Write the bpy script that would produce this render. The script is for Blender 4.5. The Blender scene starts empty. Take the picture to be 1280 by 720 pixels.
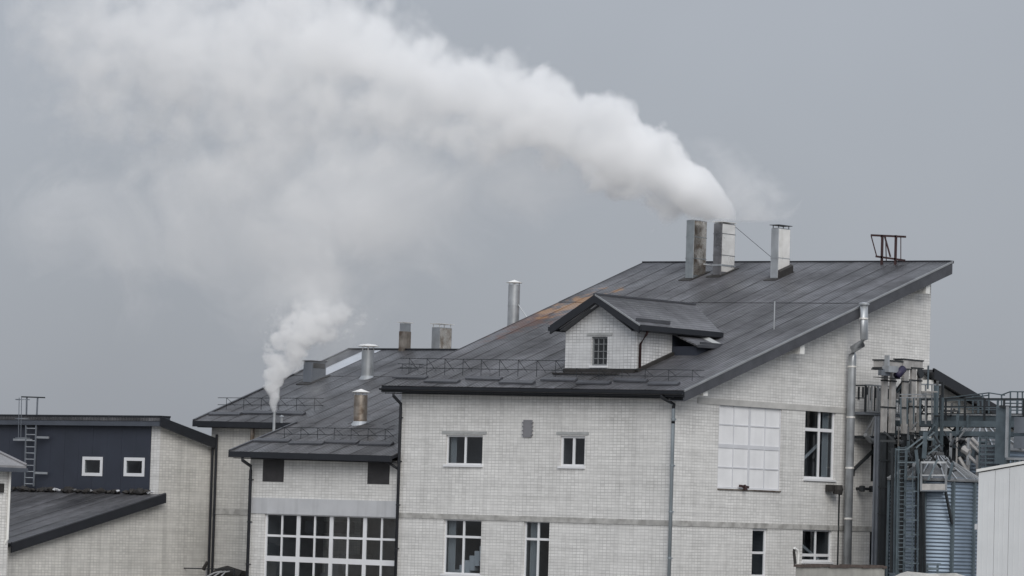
import bpy, bmesh, random, math
from math import sin, cos, tan, radians, pi, sqrt, atan2
from mathutils import Vector as V, Matrix
random.seed(7)
S = bpy.context.scene
COL = S.collection

# ------------------------------------------------------------------ camera
YAW, PITCH, ROLL, HFOV = radians(40), radians(3.4), radians(1.7), radians(15)
FPX = 640 / tan(HFOV / 2)
R0 = V((cos(YAW), sin(YAW), 0)); F0 = V((-sin(YAW), cos(YAW), 0)); U0 = V((0, 0, 1))
FW = F0 * cos(PITCH) + U0 * sin(PITCH); U1 = U0 * cos(PITCH) - F0 * sin(PITCH)
RT = R0 * cos(ROLL) + U1 * sin(ROLL); UP = U1 * cos(ROLL) - R0 * sin(ROLL)
CAM = V((97.58, -126.98, 6.5))
cd = bpy.data.cameras.new('camera'); cam = bpy.data.objects.new('camera', cd); COL.objects.link(cam)
m = Matrix((RT, UP, -FW)).transposed().to_4x4(); m.translation = CAM
cam.matrix_world = m
cd.sensor_width = 36; cd.lens = 18 / tan(HFOV / 2); cd.clip_end = 8000; cd.clip_start = 1
S.camera = cam
S.render.resolution_x, S.render.resolution_y = 1024, 576

def ray(px, py): return RT * ((px - 640) / FPX) + UP * ((360 - py) / FPX) + FW
def at(px, py, ax, v):                     # where a line of sight meets the upright plane x=v (ax 0), y=v (ax 1) or z=v (ax 2)
    d = ray(px, py); return CAM + d * ((v - CAM[ax]) / d[ax])
def onp(px, py, p0, n):
    d = ray(px, py); return CAM + d * ((p0 - CAM).dot(n) / d.dot(n))

# ------------------------------------------------------------------ world, sun, exposure
SUN_EL, SUN_AZ = radians(34), radians(-40)      # azimuth measured in the xy plane from +x
sd = V((cos(SUN_EL) * cos(SUN_AZ), cos(SUN_EL) * sin(SUN_AZ), sin(SUN_EL)))
w = bpy.data.worlds.new('World'); S.world = w; w.use_nodes = True
nt = w.node_tree; N = nt.nodes; L = nt.links
bg = N['Background']; bg.inputs['Strength'].default_value = 0.1
sky = N.new('ShaderNodeTexSky'); sky.sky_type = 'NISHITA'; sky.sun_disc = False
sky.sun_elevation = SUN_EL; sky.sun_rotation = pi / 2 - SUN_AZ; sky.dust_density = 3.0
tc = N.new('ShaderNodeTexCoord'); sp = N.new('ShaderNodeSeparateXYZ'); L.new(tc.outputs['Generated'], sp.inputs[0])
mx = N.new('ShaderNodeMath'); mx.operation = 'MAXIMUM'; mx.inputs[1].default_value = 0.0; L.new(sp.outputs['Z'], mx.inputs[0])
g1 = N.new('ShaderNodeMath'); g1.operation = 'MULTIPLY_ADD'; g1.inputs[1].default_value = 2.0; g1.inputs[2].default_value = 1.0; L.new(mx.outputs[0], g1.inputs[0])
nz = N.new('ShaderNodeTexNoise'); nz.inputs['Scale'].default_value = 5.0; nz.inputs['Detail'].default_value = 4
L.new(tc.outputs['Generated'], nz.inputs['Vector'])
nm = N.new('ShaderNodeMapRange'); nm.inputs['From Min'].default_value = 0.3; nm.inputs['From Max'].default_value = 0.7
nm.inputs['To Min'].default_value = 0.93; nm.inputs['To Max'].default_value = 1.07; L.new(nz.outputs['Fac'], nm.inputs['Value'])
g2 = N.new('ShaderNodeMath'); g2.operation = 'MULTIPLY'; L.new(g1.outputs[0], g2.inputs[0]); L.new(nm.outputs[0], g2.inputs[1])
cl = N.new('ShaderNodeVectorMath'); cl.operation = 'SCALE'; cl.inputs[0].default_value = (2.72, 2.9, 3.22); L.new(g2.outputs[0], cl.inputs['Scale'])
mi = N.new('ShaderNodeMix'); mi.data_type = 'RGBA'; mi.inputs[0].default_value = 0.94
L.new(sky.outputs[0], mi.inputs[6]); L.new(cl.outputs[0], mi.inputs[7]); L.new(mi.outputs[2], bg.inputs['Color'])

sl = bpy.data.lights.new('sun', 'SUN'); sl.energy = 1.5; sl.angle = radians(40); sl.color = (1, .96, .9)
so = bpy.data.objects.new('sun', sl); COL.objects.link(so); so.rotation_euler = sd.to_track_quat('Z', 'Y').to_euler()
S.view_settings.view_transform = 'Standard'; S.view_settings.look = 'None'
S.view_settings.exposure = 0.22; S.view_settings.gamma = 1.0
S.cycles.volume_bounces = 20; S.cycles.max_bounces = 24; S.cycles.volume_step_rate = 0.32; S.cycles.volume_max_steps = 256

# ------------------------------------------------------------------ materials
def mat(name, col, rough=.7, metal=0., var=.12, vscale=1.2, dirt=None, dirt_amt=.0, bump=.0, bscale=8., streak=0., rnd=0., spec=.4, fine=0.):
    M = bpy.data.materials.new(name); M.use_nodes = True; t = M.node_tree; n = t.nodes; l = t.links
    b = n['Principled BSDF']; b.inputs['Metallic'].default_value = metal; b.inputs['Specular IOR Level'].default_value = spec
    geo = n.new('ShaderNodeNewGeometry'); a = n.new('ShaderNodeTexNoise'); a.inputs['Scale'].default_value = vscale; a.inputs['Detail'].default_value = 6
    l.new(geo.outputs['Position'], a.inputs['Vector'])
    r = n.new('ShaderNodeMapRange'); r.inputs['From Min'].default_value = .3; r.inputs['From Max'].default_value = .7
    r.inputs['To Min'].default_value = 1 - var; r.inputs['To Max'].default_value = 1 + var; l.new(a.outputs['Fac'], r.inputs['Value'])
    fac = r.outputs[0]
    if rnd:
        oi = n.new('ShaderNodeObjectInfo'); q = n.new('ShaderNodeMapRange'); q.inputs['To Min'].default_value = 1 - rnd; q.inputs['To Max'].default_value = 1 + rnd
        l.new(oi.outputs['Random'], q.inputs['Value']); mm = n.new('ShaderNodeMath'); mm.operation = 'MULTIPLY'; l.new(fac, mm.inputs[0]); l.new(q.outputs[0], mm.inputs[1]); fac = mm.outputs[0]
    if fine:
        f = n.new('ShaderNodeTexNoise'); f.inputs['Scale'].default_value = vscale * 9; f.inputs['Detail'].default_value = 3; l.new(geo.outputs['Position'], f.inputs['Vector'])
        q = n.new('ShaderNodeMapRange'); q.inputs['From Min'].default_value = .3; q.inputs['From Max'].default_value = .7; q.inputs['To Min'].default_value = 1 - fine; q.inputs['To Max'].default_value = 1 + fine
        l.new(f.outputs['Fac'], q.inputs['Value']); mm = n.new('ShaderNodeMath'); mm.operation = 'MULTIPLY'; l.new(fac, mm.inputs[0]); l.new(q.outputs[0], mm.inputs[1]); fac = mm.outputs[0]
    sc = n.new('ShaderNodeVectorMath'); sc.operation = 'SCALE'; sc.inputs[0].default_value = col; l.new(fac, sc.inputs['Scale'])
    out = sc.outputs[0]
    if streak:
        mp = n.new('ShaderNodeMapping'); mp.inputs['Scale'].default_value = (3.2, 3.2, .22); l.new(geo.outputs['Position'], mp.inputs['Vector'])
        s_ = n.new('ShaderNodeTexNoise'); s_.inputs['Scale'].default_value = 1; s_.inputs['Detail'].default_value = 5; l.new(mp.outputs[0], s_.inputs['Vector'])
        q = n.new('ShaderNodeMapRange'); q.inputs['From Min'].default_value = .5; q.inputs['From Max'].default_value = .75; q.inputs['To Min'].default_value = 0; q.inputs['To Max'].default_value = streak
        l.new(s_.outputs['Fac'], q.inputs['Value']); k = n.new('ShaderNodeMix'); k.data_type = 'RGBA'; l.new(q.outputs[0], k.inputs[0]); l.new(out, k.inputs[6])
        k.inputs[7].default_value = (*(dirt or tuple(c * .35 for c in col)), 1); out = k.outputs[2]
    if dirt_amt:
        s_ = n.new('ShaderNodeTexNoise'); s_.inputs['Scale'].default_value = 2.3; s_.inputs['Detail'].default_value = 8; l.new(geo.outputs['Position'], s_.inputs['Vector'])
        q = n.new('ShaderNodeMapRange'); q.inputs['From Min'].default_value = .48; q.inputs['From Max'].default_value = .62; q.inputs['To Max'].default_value = dirt_amt
        l.new(s_.outputs['Fac'], q.inputs['Value']); k = n.new('ShaderNodeMix'); k.data_type = 'RGBA'; l.new(q.outputs[0], k.inputs[0]); l.new(out, k.inputs[6])
        k.inputs[7].default_value = (*dirt, 1); out = k.outputs[2]
    l.new(out, b.inputs['Base Color'])
    rr = n.new('ShaderNodeMath'); rr.operation = 'MULTIPLY_ADD'; rr.inputs[1].default_value = .25; rr.inputs[2].default_value = rough - .12; rr.use_clamp = True
    l.new(a.outputs['Fac'], rr.inputs[0]); l.new(rr.outputs[0], b.inputs['Roughness'])
    if bump:
        c = n.new('ShaderNodeTexNoise'); c.inputs['Scale'].default_value = bscale; c.inputs['Detail'].default_value = 4; l.new(geo.outputs['Position'], c.inputs['Vector'])
        u = n.new('ShaderNodeBump'); u.inputs['Strength'].default_value = 1; u.inputs['Distance'].default_value = bump; l.new(c.outputs['Fac'], u.inputs['Height']); l.new(u.outputs[0], b.inputs['Normal'])
    return M

def brick_mat(name, c1, c2, mortar, dark=.25):
    M = bpy.data.materials.new(name); M.use_nodes = True; t = M.node_tree; n = t.nodes; l = t.links; b = n['Principled BSDF']
    geo = n.new('ShaderNodeNewGeometry'); s = n.new('ShaderNodeSeparateXYZ'); l.new(geo.outputs['Position'], s.inputs[0])
    ad = n.new('ShaderNodeMath'); ad.operation = 'ADD'; l.new(s.outputs['X'], ad.inputs[0]); l.new(s.outputs['Y'], ad.inputs[1])
    cb = n.new('ShaderNodeCombineXYZ'); l.new(ad.outputs[0], cb.inputs['X']); l.new(s.outputs['Z'], cb.inputs['Y'])
    br = n.new('ShaderNodeTexBrick'); br.inputs['Scale'].default_value = 1; br.inputs['Brick Width'].default_value = .2; br.inputs['Row Height'].default_value = .125
    br.inputs['Mortar Size'].default_value = .012; br.inputs['Mortar Smooth'].default_value = .2; br.offset = .0
    br.inputs['Color1'].default_value = (*c1, 1); br.inputs['Color2'].default_value = (*c2, 1); br.inputs['Mortar'].default_value = (*mortar, 1); br.inputs['Bias'].default_value = -.2
    wn = n.new('ShaderNodeTexNoise'); wn.inputs['Scale'].default_value = 1.7; wn.inputs['Detail'].default_value = 3; l.new(geo.outputs['Position'], wn.inputs['Vector'])
    wo = n.new('ShaderNodeVectorMath'); wo.operation = 'MULTIPLY_ADD'; wo.inputs[1].default_value = (.05, .05, 0); l.new(wn.outputs['Color'], wo.inputs[0]); l.new(cb.outputs[0], wo.inputs[2]); l.new(wo.outputs[0], br.inputs['Vector'])
    # clean and weathered patches of the face
    def noise(scale, vec, a0, a1, t0, t1, det=5):
        q = n.new('ShaderNodeTexNoise'); q.inputs['Scale'].default_value = scale; q.inputs['Detail'].default_value = det; l.new(vec, q.inputs['Vector'])
        r = n.new('ShaderNodeMapRange'); r.inputs['From Min'].default_value = a0; r.inputs['From Max'].default_value = a1; r.inputs['To Min'].default_value = t0; r.inputs['To Max'].default_value = t1
        l.new(q.outputs['Fac'], r.inputs['Value']); return r.outputs[0]
    f1 = noise(.35, geo.outputs['Position'], .3, .7, .93, 1.05)
    f2 = noise(2.2, geo.outputs['Position'], .3, .7, .95, 1.05)
    mp = n.new('ShaderNodeMapping'); mp.inputs['Scale'].default_value = (2.6, 2.6, .16); l.new(geo.outputs['Position'], mp.inputs['Vector'])
    f3 = noise(1, mp.outputs[0], .5, .8, 1, 1 - dark)
    mp2 = n.new('ShaderNodeMapping'); mp2.inputs['Scale'].default_value = (.25, .25, 4.5); l.new(geo.outputs['Position'], mp2.inputs['Vector'])
    f4 = noise(1, mp2.outputs[0], .35, .7, 1.05, .9)
    fd = n.new('ShaderNodeMix'); fd.data_type = 'RGBA'; l.new(noise(.9, geo.outputs['Position'], .35, .62, .35, 1.), fd.inputs[0]); fd.inputs[6].default_value = (*[(a * .55 + b2 * .35 + c3_ * .1) for a, b2, c3_ in zip(c1, c2, mortar)], 1); l.new(br.outputs['Color'], fd.inputs[7])
    cur = fd.outputs[2]
    for f in (f1, f2, f3, f4):
        k = n.new('ShaderNodeVectorMath'); k.operation = 'SCALE'; l.new(cur, k.inputs[0]); l.new(f, k.inputs['Scale']); cur = k.outputs[0]
    l.new(cur, b.inputs['Base Color']); b.inputs['Roughness'].default_value = .85; b.inputs['Specular IOR Level'].default_value = .3
    u = n.new('ShaderNodeBump'); u.inputs['Distance'].default_value = .006; u.invert = True; l.new(br.outputs['Fac'], u.inputs['Height']); l.new(u.outputs[0], b.inputs['Normal'])
    return M

def roof_mat(name, col, moss=None):
    M = mat(name, col, rough=.48, metal=0., var=.3, vscale=.28, rnd=.11, spec=.5, fine=.3)
    t = M.node_tree; n = t.nodes; l = t.links; b = n['Principled BSDF']
    geo = [q for q in n if q.type == 'NEW_GEOMETRY'][0]
    s = n.new('ShaderNodeSeparateXYZ'); l.new(geo.outputs['Position'], s.inputs[0])
    def sine(o, per):
        a = n.new('ShaderNodeMath'); a.operation = 'MULTIPLY'; a.inputs[1].default_value = 2 * pi / per; l.new(o, a.inputs[0])
        c = n.new('ShaderNodeMath'); c.operation = 'SINE'; l.new(a.outputs[0], c.inputs[0]); return c.outputs[0]
    wv = sine(s.outputs['X'], .19)
    st = n.new('ShaderNodeMath'); st.operation = 'MULTIPLY'; st.inputs[1].default_value = 1 / .35; l.new(s.outputs['Y'], st.inputs[0])
    fr = n.new('ShaderNodeMath'); fr.operation = 'FRACT'; l.new(st.outputs[0], fr.inputs[0])
    ad = n.new('ShaderNodeMath'); ad.operation = 'ADD'; l.new(wv, ad.inputs[0]); l.new(fr.outputs[0], ad.inputs[1])
    u = n.new('ShaderNodeBump'); u.inputs['Distance'].default_value = .012; u.inputs['Strength'].default_value = 1; l.new(ad.outputs[0], u.inputs['Height']); l.new(u.outputs[0], b.inputs['Normal'])
    sh = n.new('ShaderNodeTexNoise'); sh.inputs['Scale'].default_value = .45; sh.inputs['Detail'].default_value = 7; l.new(geo.outputs['Position'], sh.inputs['Vector'])
    sr2 = n.new('ShaderNodeMapRange'); sr2.inputs['From Min'].default_value = .35; sr2.inputs['From Max'].default_value = .65; sr2.inputs['To Min'].default_value = .28; sr2.inputs['To Max'].default_value = .65; l.new(sh.outputs['Fac'], sr2.inputs['Value']); l.new(sr2.outputs[0], b.inputs['Roughness'])
    # sooty runs down the slope
    cur = b.inputs['Base Color'].links[0].from_socket
    mp = n.new('ShaderNodeMapping'); mp.inputs['Scale'].default_value = (1.1, .12, .12); l.new(geo.outputs['Position'], mp.inputs['Vector'])
    q = n.new('ShaderNodeTexNoise'); q.inputs['Scale'].default_value = 1; q.inputs['Detail'].default_value = 8; l.new(mp.outputs[0], q.inputs['Vector'])
    r = n.new('ShaderNodeMapRange'); r.inputs['From Min'].default_value = .33; r.inputs['From Max'].default_value = .68; r.inputs['To Min'].default_value = 1.4; r.inputs['To Max'].default_value = .5; l.new(q.outputs['Fac'], r.inputs['Value'])
    k = n.new('ShaderNodeVectorMath'); k.operation = 'SCALE'; l.new(cur, k.inputs[0]); l.new(r.outputs[0], k.inputs['Scale']); cur = k.outputs[0]
    if moss:
        c, rad = moss
        for (cc, rd, colr, am) in (c, rad):
            df = n.new('ShaderNodeVectorMath'); df.operation = 'SUBTRACT'; df.inputs[1].default_value = cc; l.new(geo.outputs['Position'], df.inputs[0])
            dm = n.new('ShaderNodeVectorMath'); dm.operation = 'DIVIDE'; dm.inputs[1].default_value = rd; l.new(df.outputs[0], dm.inputs[0])
            ln = n.new('ShaderNodeVectorMath'); ln.operation = 'LENGTH'; l.new(dm.outputs[0], ln.inputs[0])
            q = n.new('ShaderNodeTexNoise'); q.inputs['Scale'].default_value = 1.6; q.inputs['Detail'].default_value = 7; l.new(geo.outputs['Position'], q.inputs['Vector'])
            s1 = n.new('ShaderNodeMath'); s1.operation = 'MULTIPLY_ADD'; s1.inputs[1].default_value = 3.6; l.new(q.outputs['Fac'], s1.inputs[0]); l.new(ln.outputs['Value'], s1.inputs[2])
            r = n.new('ShaderNodeMapRange'); r.inputs['From Min'].default_value = 2.25; r.inputs['From Max'].default_value = 2.75; r.inputs['To Min'].default_value = am; r.inputs['To Max'].default_value = 0
            l.new(s1.outputs[0], r.inputs['Value']); k = n.new('ShaderNodeMix'); k.data_type = 'RGBA'; l.new(r.outputs[0], k.inputs[0]); l.new(cur, k.inputs[6]); k.inputs[7].default_value = (*colr, 1); cur = k.outputs[2]
    l.new(cur, b.inputs['Base Color'])
    return M

BRICK = brick_mat('white silicate brick', (.75, .745, .73), (.63, .625, .61), (.49, .485, .475), .14)
BRICK_N = brick_mat('pale dormer brick', (.7, .71, .72), (.58, .59, .6), (.36, .36, .37))
BRICK_G = brick_mat('greyer silicate brick', (.65, .64, .61), (.54, .53, .51), (.42, .415, .4), .22)
CONC = mat('concrete', (.42, .415, .4), .85, var=.2, vscale=2.5, dirt=(.24, .235, .22), dirt_amt=.6, bump=.01)
CONC_L = mat('painted lintel beam', (.5, .51, .53), .75, var=.06, streak=.25)
TRIM = mat('dark metal trim', (.016, .018, .023), .5, var=.12)
TRIM_L = mat('worn grey barge metal', (.06, .063, .072), .45, var=.2, vscale=1.5, fine=.15)
EDGE = mat('highlit metal edge', (.3, .31, .32), .35, metal=.4, var=.15)  # pale colour carries the bright highlight line of the roof edge
NAVY = mat('navy wall cladding', (.034, .04, .057), .5, var=.12, vscale=.8)
NAVY_L = mat('blue grey fascia metal', (.075, .085, .105), .45, var=.12)
PVC = mat('white window frame', (.72, .73, .75), .4, var=.04)
PVC_D = mat('dirty white panel', (.78, .785, .8), .4, var=.05, streak=.12, dirt=(.4, .42, .45))
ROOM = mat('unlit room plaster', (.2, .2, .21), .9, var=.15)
CURT = mat('pale curtain', (.4, .41, .42), .9, var=.1)
LINT = mat('weathered lintel', (.36, .37, .37), .8, var=.15, vscale=3)
LOUV = mat('dark louvre sheet', (.045, .043, .045), .6, var=.2, vscale=3)
GREYB = mat('grey vent sheet', (.2, .2, .215), .6, var=.1)
STEEL = mat('stainless sheet', (.66, .62, .56), .26, metal=.85, var=.3, vscale=1.8, dirt=(.22, .15, .1), dirt_amt=.7, bump=.08, bscale=1.1, streak=.4)
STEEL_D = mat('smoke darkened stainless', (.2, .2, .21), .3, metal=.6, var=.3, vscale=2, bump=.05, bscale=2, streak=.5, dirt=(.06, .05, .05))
STEEL_B = mat('stainless with painted sheen', (.93, .91, .87), .3, metal=.45, var=.08, vscale=1.5, bump=.08, bscale=.9, streak=.25, dirt=(.4, .37, .33))  # pale base puts reflected sky into the colour
STEEL_R = mat('rusty stainless sheet', (.34, .3, .26), .42, metal=.7, var=.3, vscale=3, dirt=(.12, .08, .055), dirt_amt=.7, streak=.6)
SOOT = mat('sooty flashing', (.03, .028, .027), .7, var=.3, vscale=4)
GALV = mat('galvanised steel', (.42, .44, .46), .42, metal=.6, var=.15, vscale=2, streak=.25)
GALV_L = mat('blueish stained stainless', (.3, .33, .35), .35, metal=.5, var=.2, vscale=2, streak=.4, bump=.03, bscale=2)
GALV_D = mat('dull galvanised vent', (.2, .22, .25), .45, metal=.4, var=.12, vscale=2)
BLUE = mat('blue grey structural steel', (.11, .14, .16), .5, metal=.3, var=.2, vscale=2)
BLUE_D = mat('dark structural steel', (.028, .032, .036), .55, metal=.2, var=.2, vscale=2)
PALE = mat('pale painted tube', (.38, .37, .36), .5, metal=.2, var=.2, vscale=3, streak=.4)
RUST = mat('red oxide steel', (.045, .022, .022), .6, var=.25, vscale=4)
SILO = mat('silo sheet', (.21, .26, .32), .46, metal=.6, var=.12, vscale=1.4)
SILO_R = mat('dull silo roof sheet', (.16, .165, .17), .5, metal=.4, var=.25, vscale=2)
CREAM = mat('cream wall panel', (.66, .675, .685), .5, var=.03, rnd=.03, streak=.08)
WHITE = mat('white beam end', (.75, .75, .73), .6, var=.05)
FARROOF = mat('pale weathered roof sheet', (.24, .24, .25), .6, var=.12, fine=.1)
SKYL = mat('translucent skylight sheet', (.55, .57, .6), .35, var=.1)
MOTOR = mat('violet motor housing', (.022, .018, .05), .5, var=.1)
GROUND_PALE = mat('pale bounce ground', (.2, .195, .185), .9, var=.2, vscale=.6, bump=.01)  # unseen ground, kept pale to bounce light up to smoke and walls
GL = bpy.data.materials.new('window glass'); GL.use_nodes = True
_n = GL.node_tree.nodes; _l = GL.node_tree.links; _n.remove(_n['Principled BSDF'])
_t = _n.new('ShaderNodeBsdfTransparent'); _t.inputs[0].default_value = (.75, .78, .8, 1); _g = _n.new('ShaderNodeBsdfGlossy'); _g.inputs['Roughness'].default_value = .03
_f = _n.new('ShaderNodeFresnel'); _f.inputs[0].default_value = 1.75; _m = _n.new('ShaderNodeMixShader')
_gg = _n.new('ShaderNodeNewGeometry'); _bf = _n.new('ShaderNodeMath'); _bf.operation = 'SUBTRACT'; _bf.inputs[0].default_value = 1; _l.new(_gg.outputs['Backfacing'], _bf.inputs[1])
_ml = _n.new('ShaderNodeMath'); _ml.operation = 'MULTIPLY'; _l.new(_f.outputs[0], _ml.inputs[0]); _l.new(_bf.outputs[0], _ml.inputs[1]); _l.new(_ml.outputs[0], _m.inputs[0]); _l.new(_t.outputs[0], _m.inputs[1]); _l.new(_g.outputs[0], _m.inputs[2]); _l.new(_m.outputs[0], _n['Material Output'].inputs[0])

# ------------------------------------------------------------------ builders
WL = {}
def wloc(o):
    return WL.get(o.name, V((0, 0, 0))) if o is not None else V((0, 0, 0))
def thing(name, label, cat, loc, group=None, kind=None):
    o = bpy.data.objects.new(name, None); COL.objects.link(o); o.location = loc; WL[o.name] = V(loc)
    o.empty_display_size = .3
    o['label'] = label; o['category'] = cat
    if group: o['group'] = group
    if kind: o['kind'] = kind
    return o
def link(o, parent=None, label=None, **kw):
    COL.objects.link(o)
    if parent is not None: o.parent = parent
    if label: o['label'] = label
    for k, v in kw.items(): o[k] = v
    return o

class MB:
    def __init__(s): s.b = bmesh.new()
    def quad(s, *p):
        return s.b.faces.new([s.b.verts.new(q) for q in p])
    def hexa(s, b4, t4):                    # two rings of four corners
        a = [s.b.verts.new(q) for q in b4]; c = [s.b.verts.new(q) for q in t4]
        s.b.faces.new(a[::-1]); s.b.faces.new(c)
        for i in range(4): j = (i + 1) % 4; s.b.faces.new((a[i], a[j], c[j], c[i]))
        return s
    def box(s, x0, x1, y0, y1, z0, z1):
        x0, x1 = min(x0, x1), max(x0, x1); y0, y1 = min(y0, y1), max(y0, y1); z0, z1 = min(z0, z1), max(z0, z1)
        return s.hexa([(x0, y0, z0), (x1, y0, z0), (x1, y1, z0), (x0, y1, z0)], [(x0, y0, z1), (x1, y0, z1), (x1, y1, z1), (x0, y1, z1)])
    def bar(s, p, q, w, h=None):            # rectangular bar between two points
        p = V(p); q = V(q); h = h or w; d = (q - p).normalized(); a = V((0, 0, 1)) if abs(d.z) < .95 else V((1, 0, 0))
        u = d.cross(a).normalized() * w / 2; v = u.normalized().cross(d).normalized() * h / 2
        return s.hexa([p - u - v, p + u - v, p + u + v, p - u + v][::-1], [q - u - v, q + u - v, q + u + v, q - u + v][::-1])
    def tube(s, pts, r, n=8, cap=True):
        pts = [V(p) for p in pts]; rings = []
        for i, p in enumerate(pts):
            d = (pts[min(i + 1, len(pts) - 1)] - pts[max(i - 1, 0)]).normalized()
            a = V((0, 0, 1)) if abs(d.z) < .9 else V((1, 0, 0)); u = d.cross(a).normalized(); v = d.cross(u)
            rr = r[i] if isinstance(r, (list, tuple)) else r
            rings.append([s.b.verts.new(p + u * cos(2 * pi * k / n) * rr + v * sin(2 * pi * k / n) * rr) for k in range(n)])
        for a, c in zip(rings, rings[1:]):
            for k in range(n): s.b.faces.new((a[k], a[(k + 1) % n], c[(k + 1) % n], c[k]))
        if cap: s.b.faces.new(rings[0][::-1]); s.b.faces.new(rings[-1])
        return s
    def lathe(s, c, prof, n=24, a0=0, a1=2 * pi):
        full = abs(a1 - a0 - 2 * pi) < 1e-4; k_ = n if full else n + 1; rings = []
        for r, z in prof: rings.append([s.b.verts.new((c[0] + cos(a0 + (a1 - a0) * k / n) * r, c[1] + sin(a0 + (a1 - a0) * k / n) * r, c[2] + z)) for k in range(k_)])
        for a, d in zip(rings, rings[1:]):
            for k in range(n): s.b.faces.new((a[k], a[(k + 1) % k_], d[(k + 1) % k_], d[k]))
        return s
    def slab(s, pts, t):                    # polygon thickened straight down by t
        top = [s.b.verts.new(p) for p in pts]; bot = [s.b.verts.new(V(p) - V((0, 0, t))) for p in pts]
        s.b.faces.new(top); s.b.faces.new(bot[::-1]); n = len(pts)
        for i in range(n): j = (i + 1) % n; s.b.faces.new((top[i], bot[i], bot[j], top[j]))
        return s
    def build(s, name, material, parent=None, label=None, smooth=False, origin=None, **kw):
        base = wloc(parent); o0 = V(origin) if origin is not None else base
        bmesh.ops.recalc_face_normals(s.b, faces=s.b.faces[:])
        bmesh.ops.translate(s.b, verts=s.b.verts[:], vec=-o0)
        me = bpy.data.meshes.new(name); s.b.to_mesh(me); s.b.free(); me.materials.append(material)
        if smooth:
            for p in me.polygons: p.use_smooth = True
        o = bpy.data.objects.new(name, me); link(o, parent, label, **kw); o.location = o0 - base; WL[o.name] = o0
        return o

def P3(plane, c, s_, z):      # point on an upright wall plane: plane 'y' (front) or 'x' (side)
    return V((s_, c, z)) if plane == 'y' else V((c, s_, z))
def wallmesh(plane, c, s0, s1, z0, z1, holes=(), cut=None, depth=.22, name='wall', material=None, parent=None, label=None):
    """upright wall facing -y or +x with window openings and their reveals; cut: list of (point, normal) planes trimming its top"""
    inn = 1 if plane == 'y' else -1
    ss = sorted({s0, s1, *[h[0] for h in holes], *[h[1] for h in holes]}); zs = sorted({z0, z1, *[h[2] for h in holes], *[h[3] for h in holes]})
    M = MB()
    for i in range(len(ss) - 1):
        for j in range(len(zs) - 1):
            cs, cz = (ss[i] + ss[i + 1]) / 2, (zs[j] + zs[j + 1]) / 2
            if any(h[0] < cs < h[1] and h[2] < cz < h[3] for h in holes): continue
            M.quad(P3(plane, c, ss[i], zs[j]), P3(plane, c, ss[i + 1], zs[j]), P3(plane, c, ss[i + 1], zs[j + 1]), P3(plane, c, ss[i], zs[j + 1]))
    bmesh.ops.remove_doubles(M.b, verts=M.b.verts[:], dist=1e-4)
    for p, n in (cut or []):
        bmesh.ops.bisect_plane(M.b, geom=M.b.verts[:] + M.b.edges[:] + M.b.faces[:], plane_co=p, plane_no=n, clear_outer=True)
    for a, b_, lo, hi in holes:
        q = [(a, lo), (b_, lo), (b_, hi), (a, hi)]
        for i in range(4):
            p, r = q[i], q[(i + 1) % 4]
            M.quad(P3(plane, c, *p), P3(plane, c, *r), P3(plane, c + inn * depth, *r), P3(plane, c + inn * depth, *p))
    return M.build(name, material, parent, label)

def pbox(M, plane, c, s0, s1, z0, z1, d0, d1):
    """box on a wall plane: d0..d1 are distances outward from the wall"""
    o = -1 if plane == 'y' else 1
    if plane == 'y': M.box(s0, s1, c + o * d0, c + o * d1, z0, z1)
    else: M.box(c + o * d0, c + o * d1, s0, s1, z0, z1)

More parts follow.
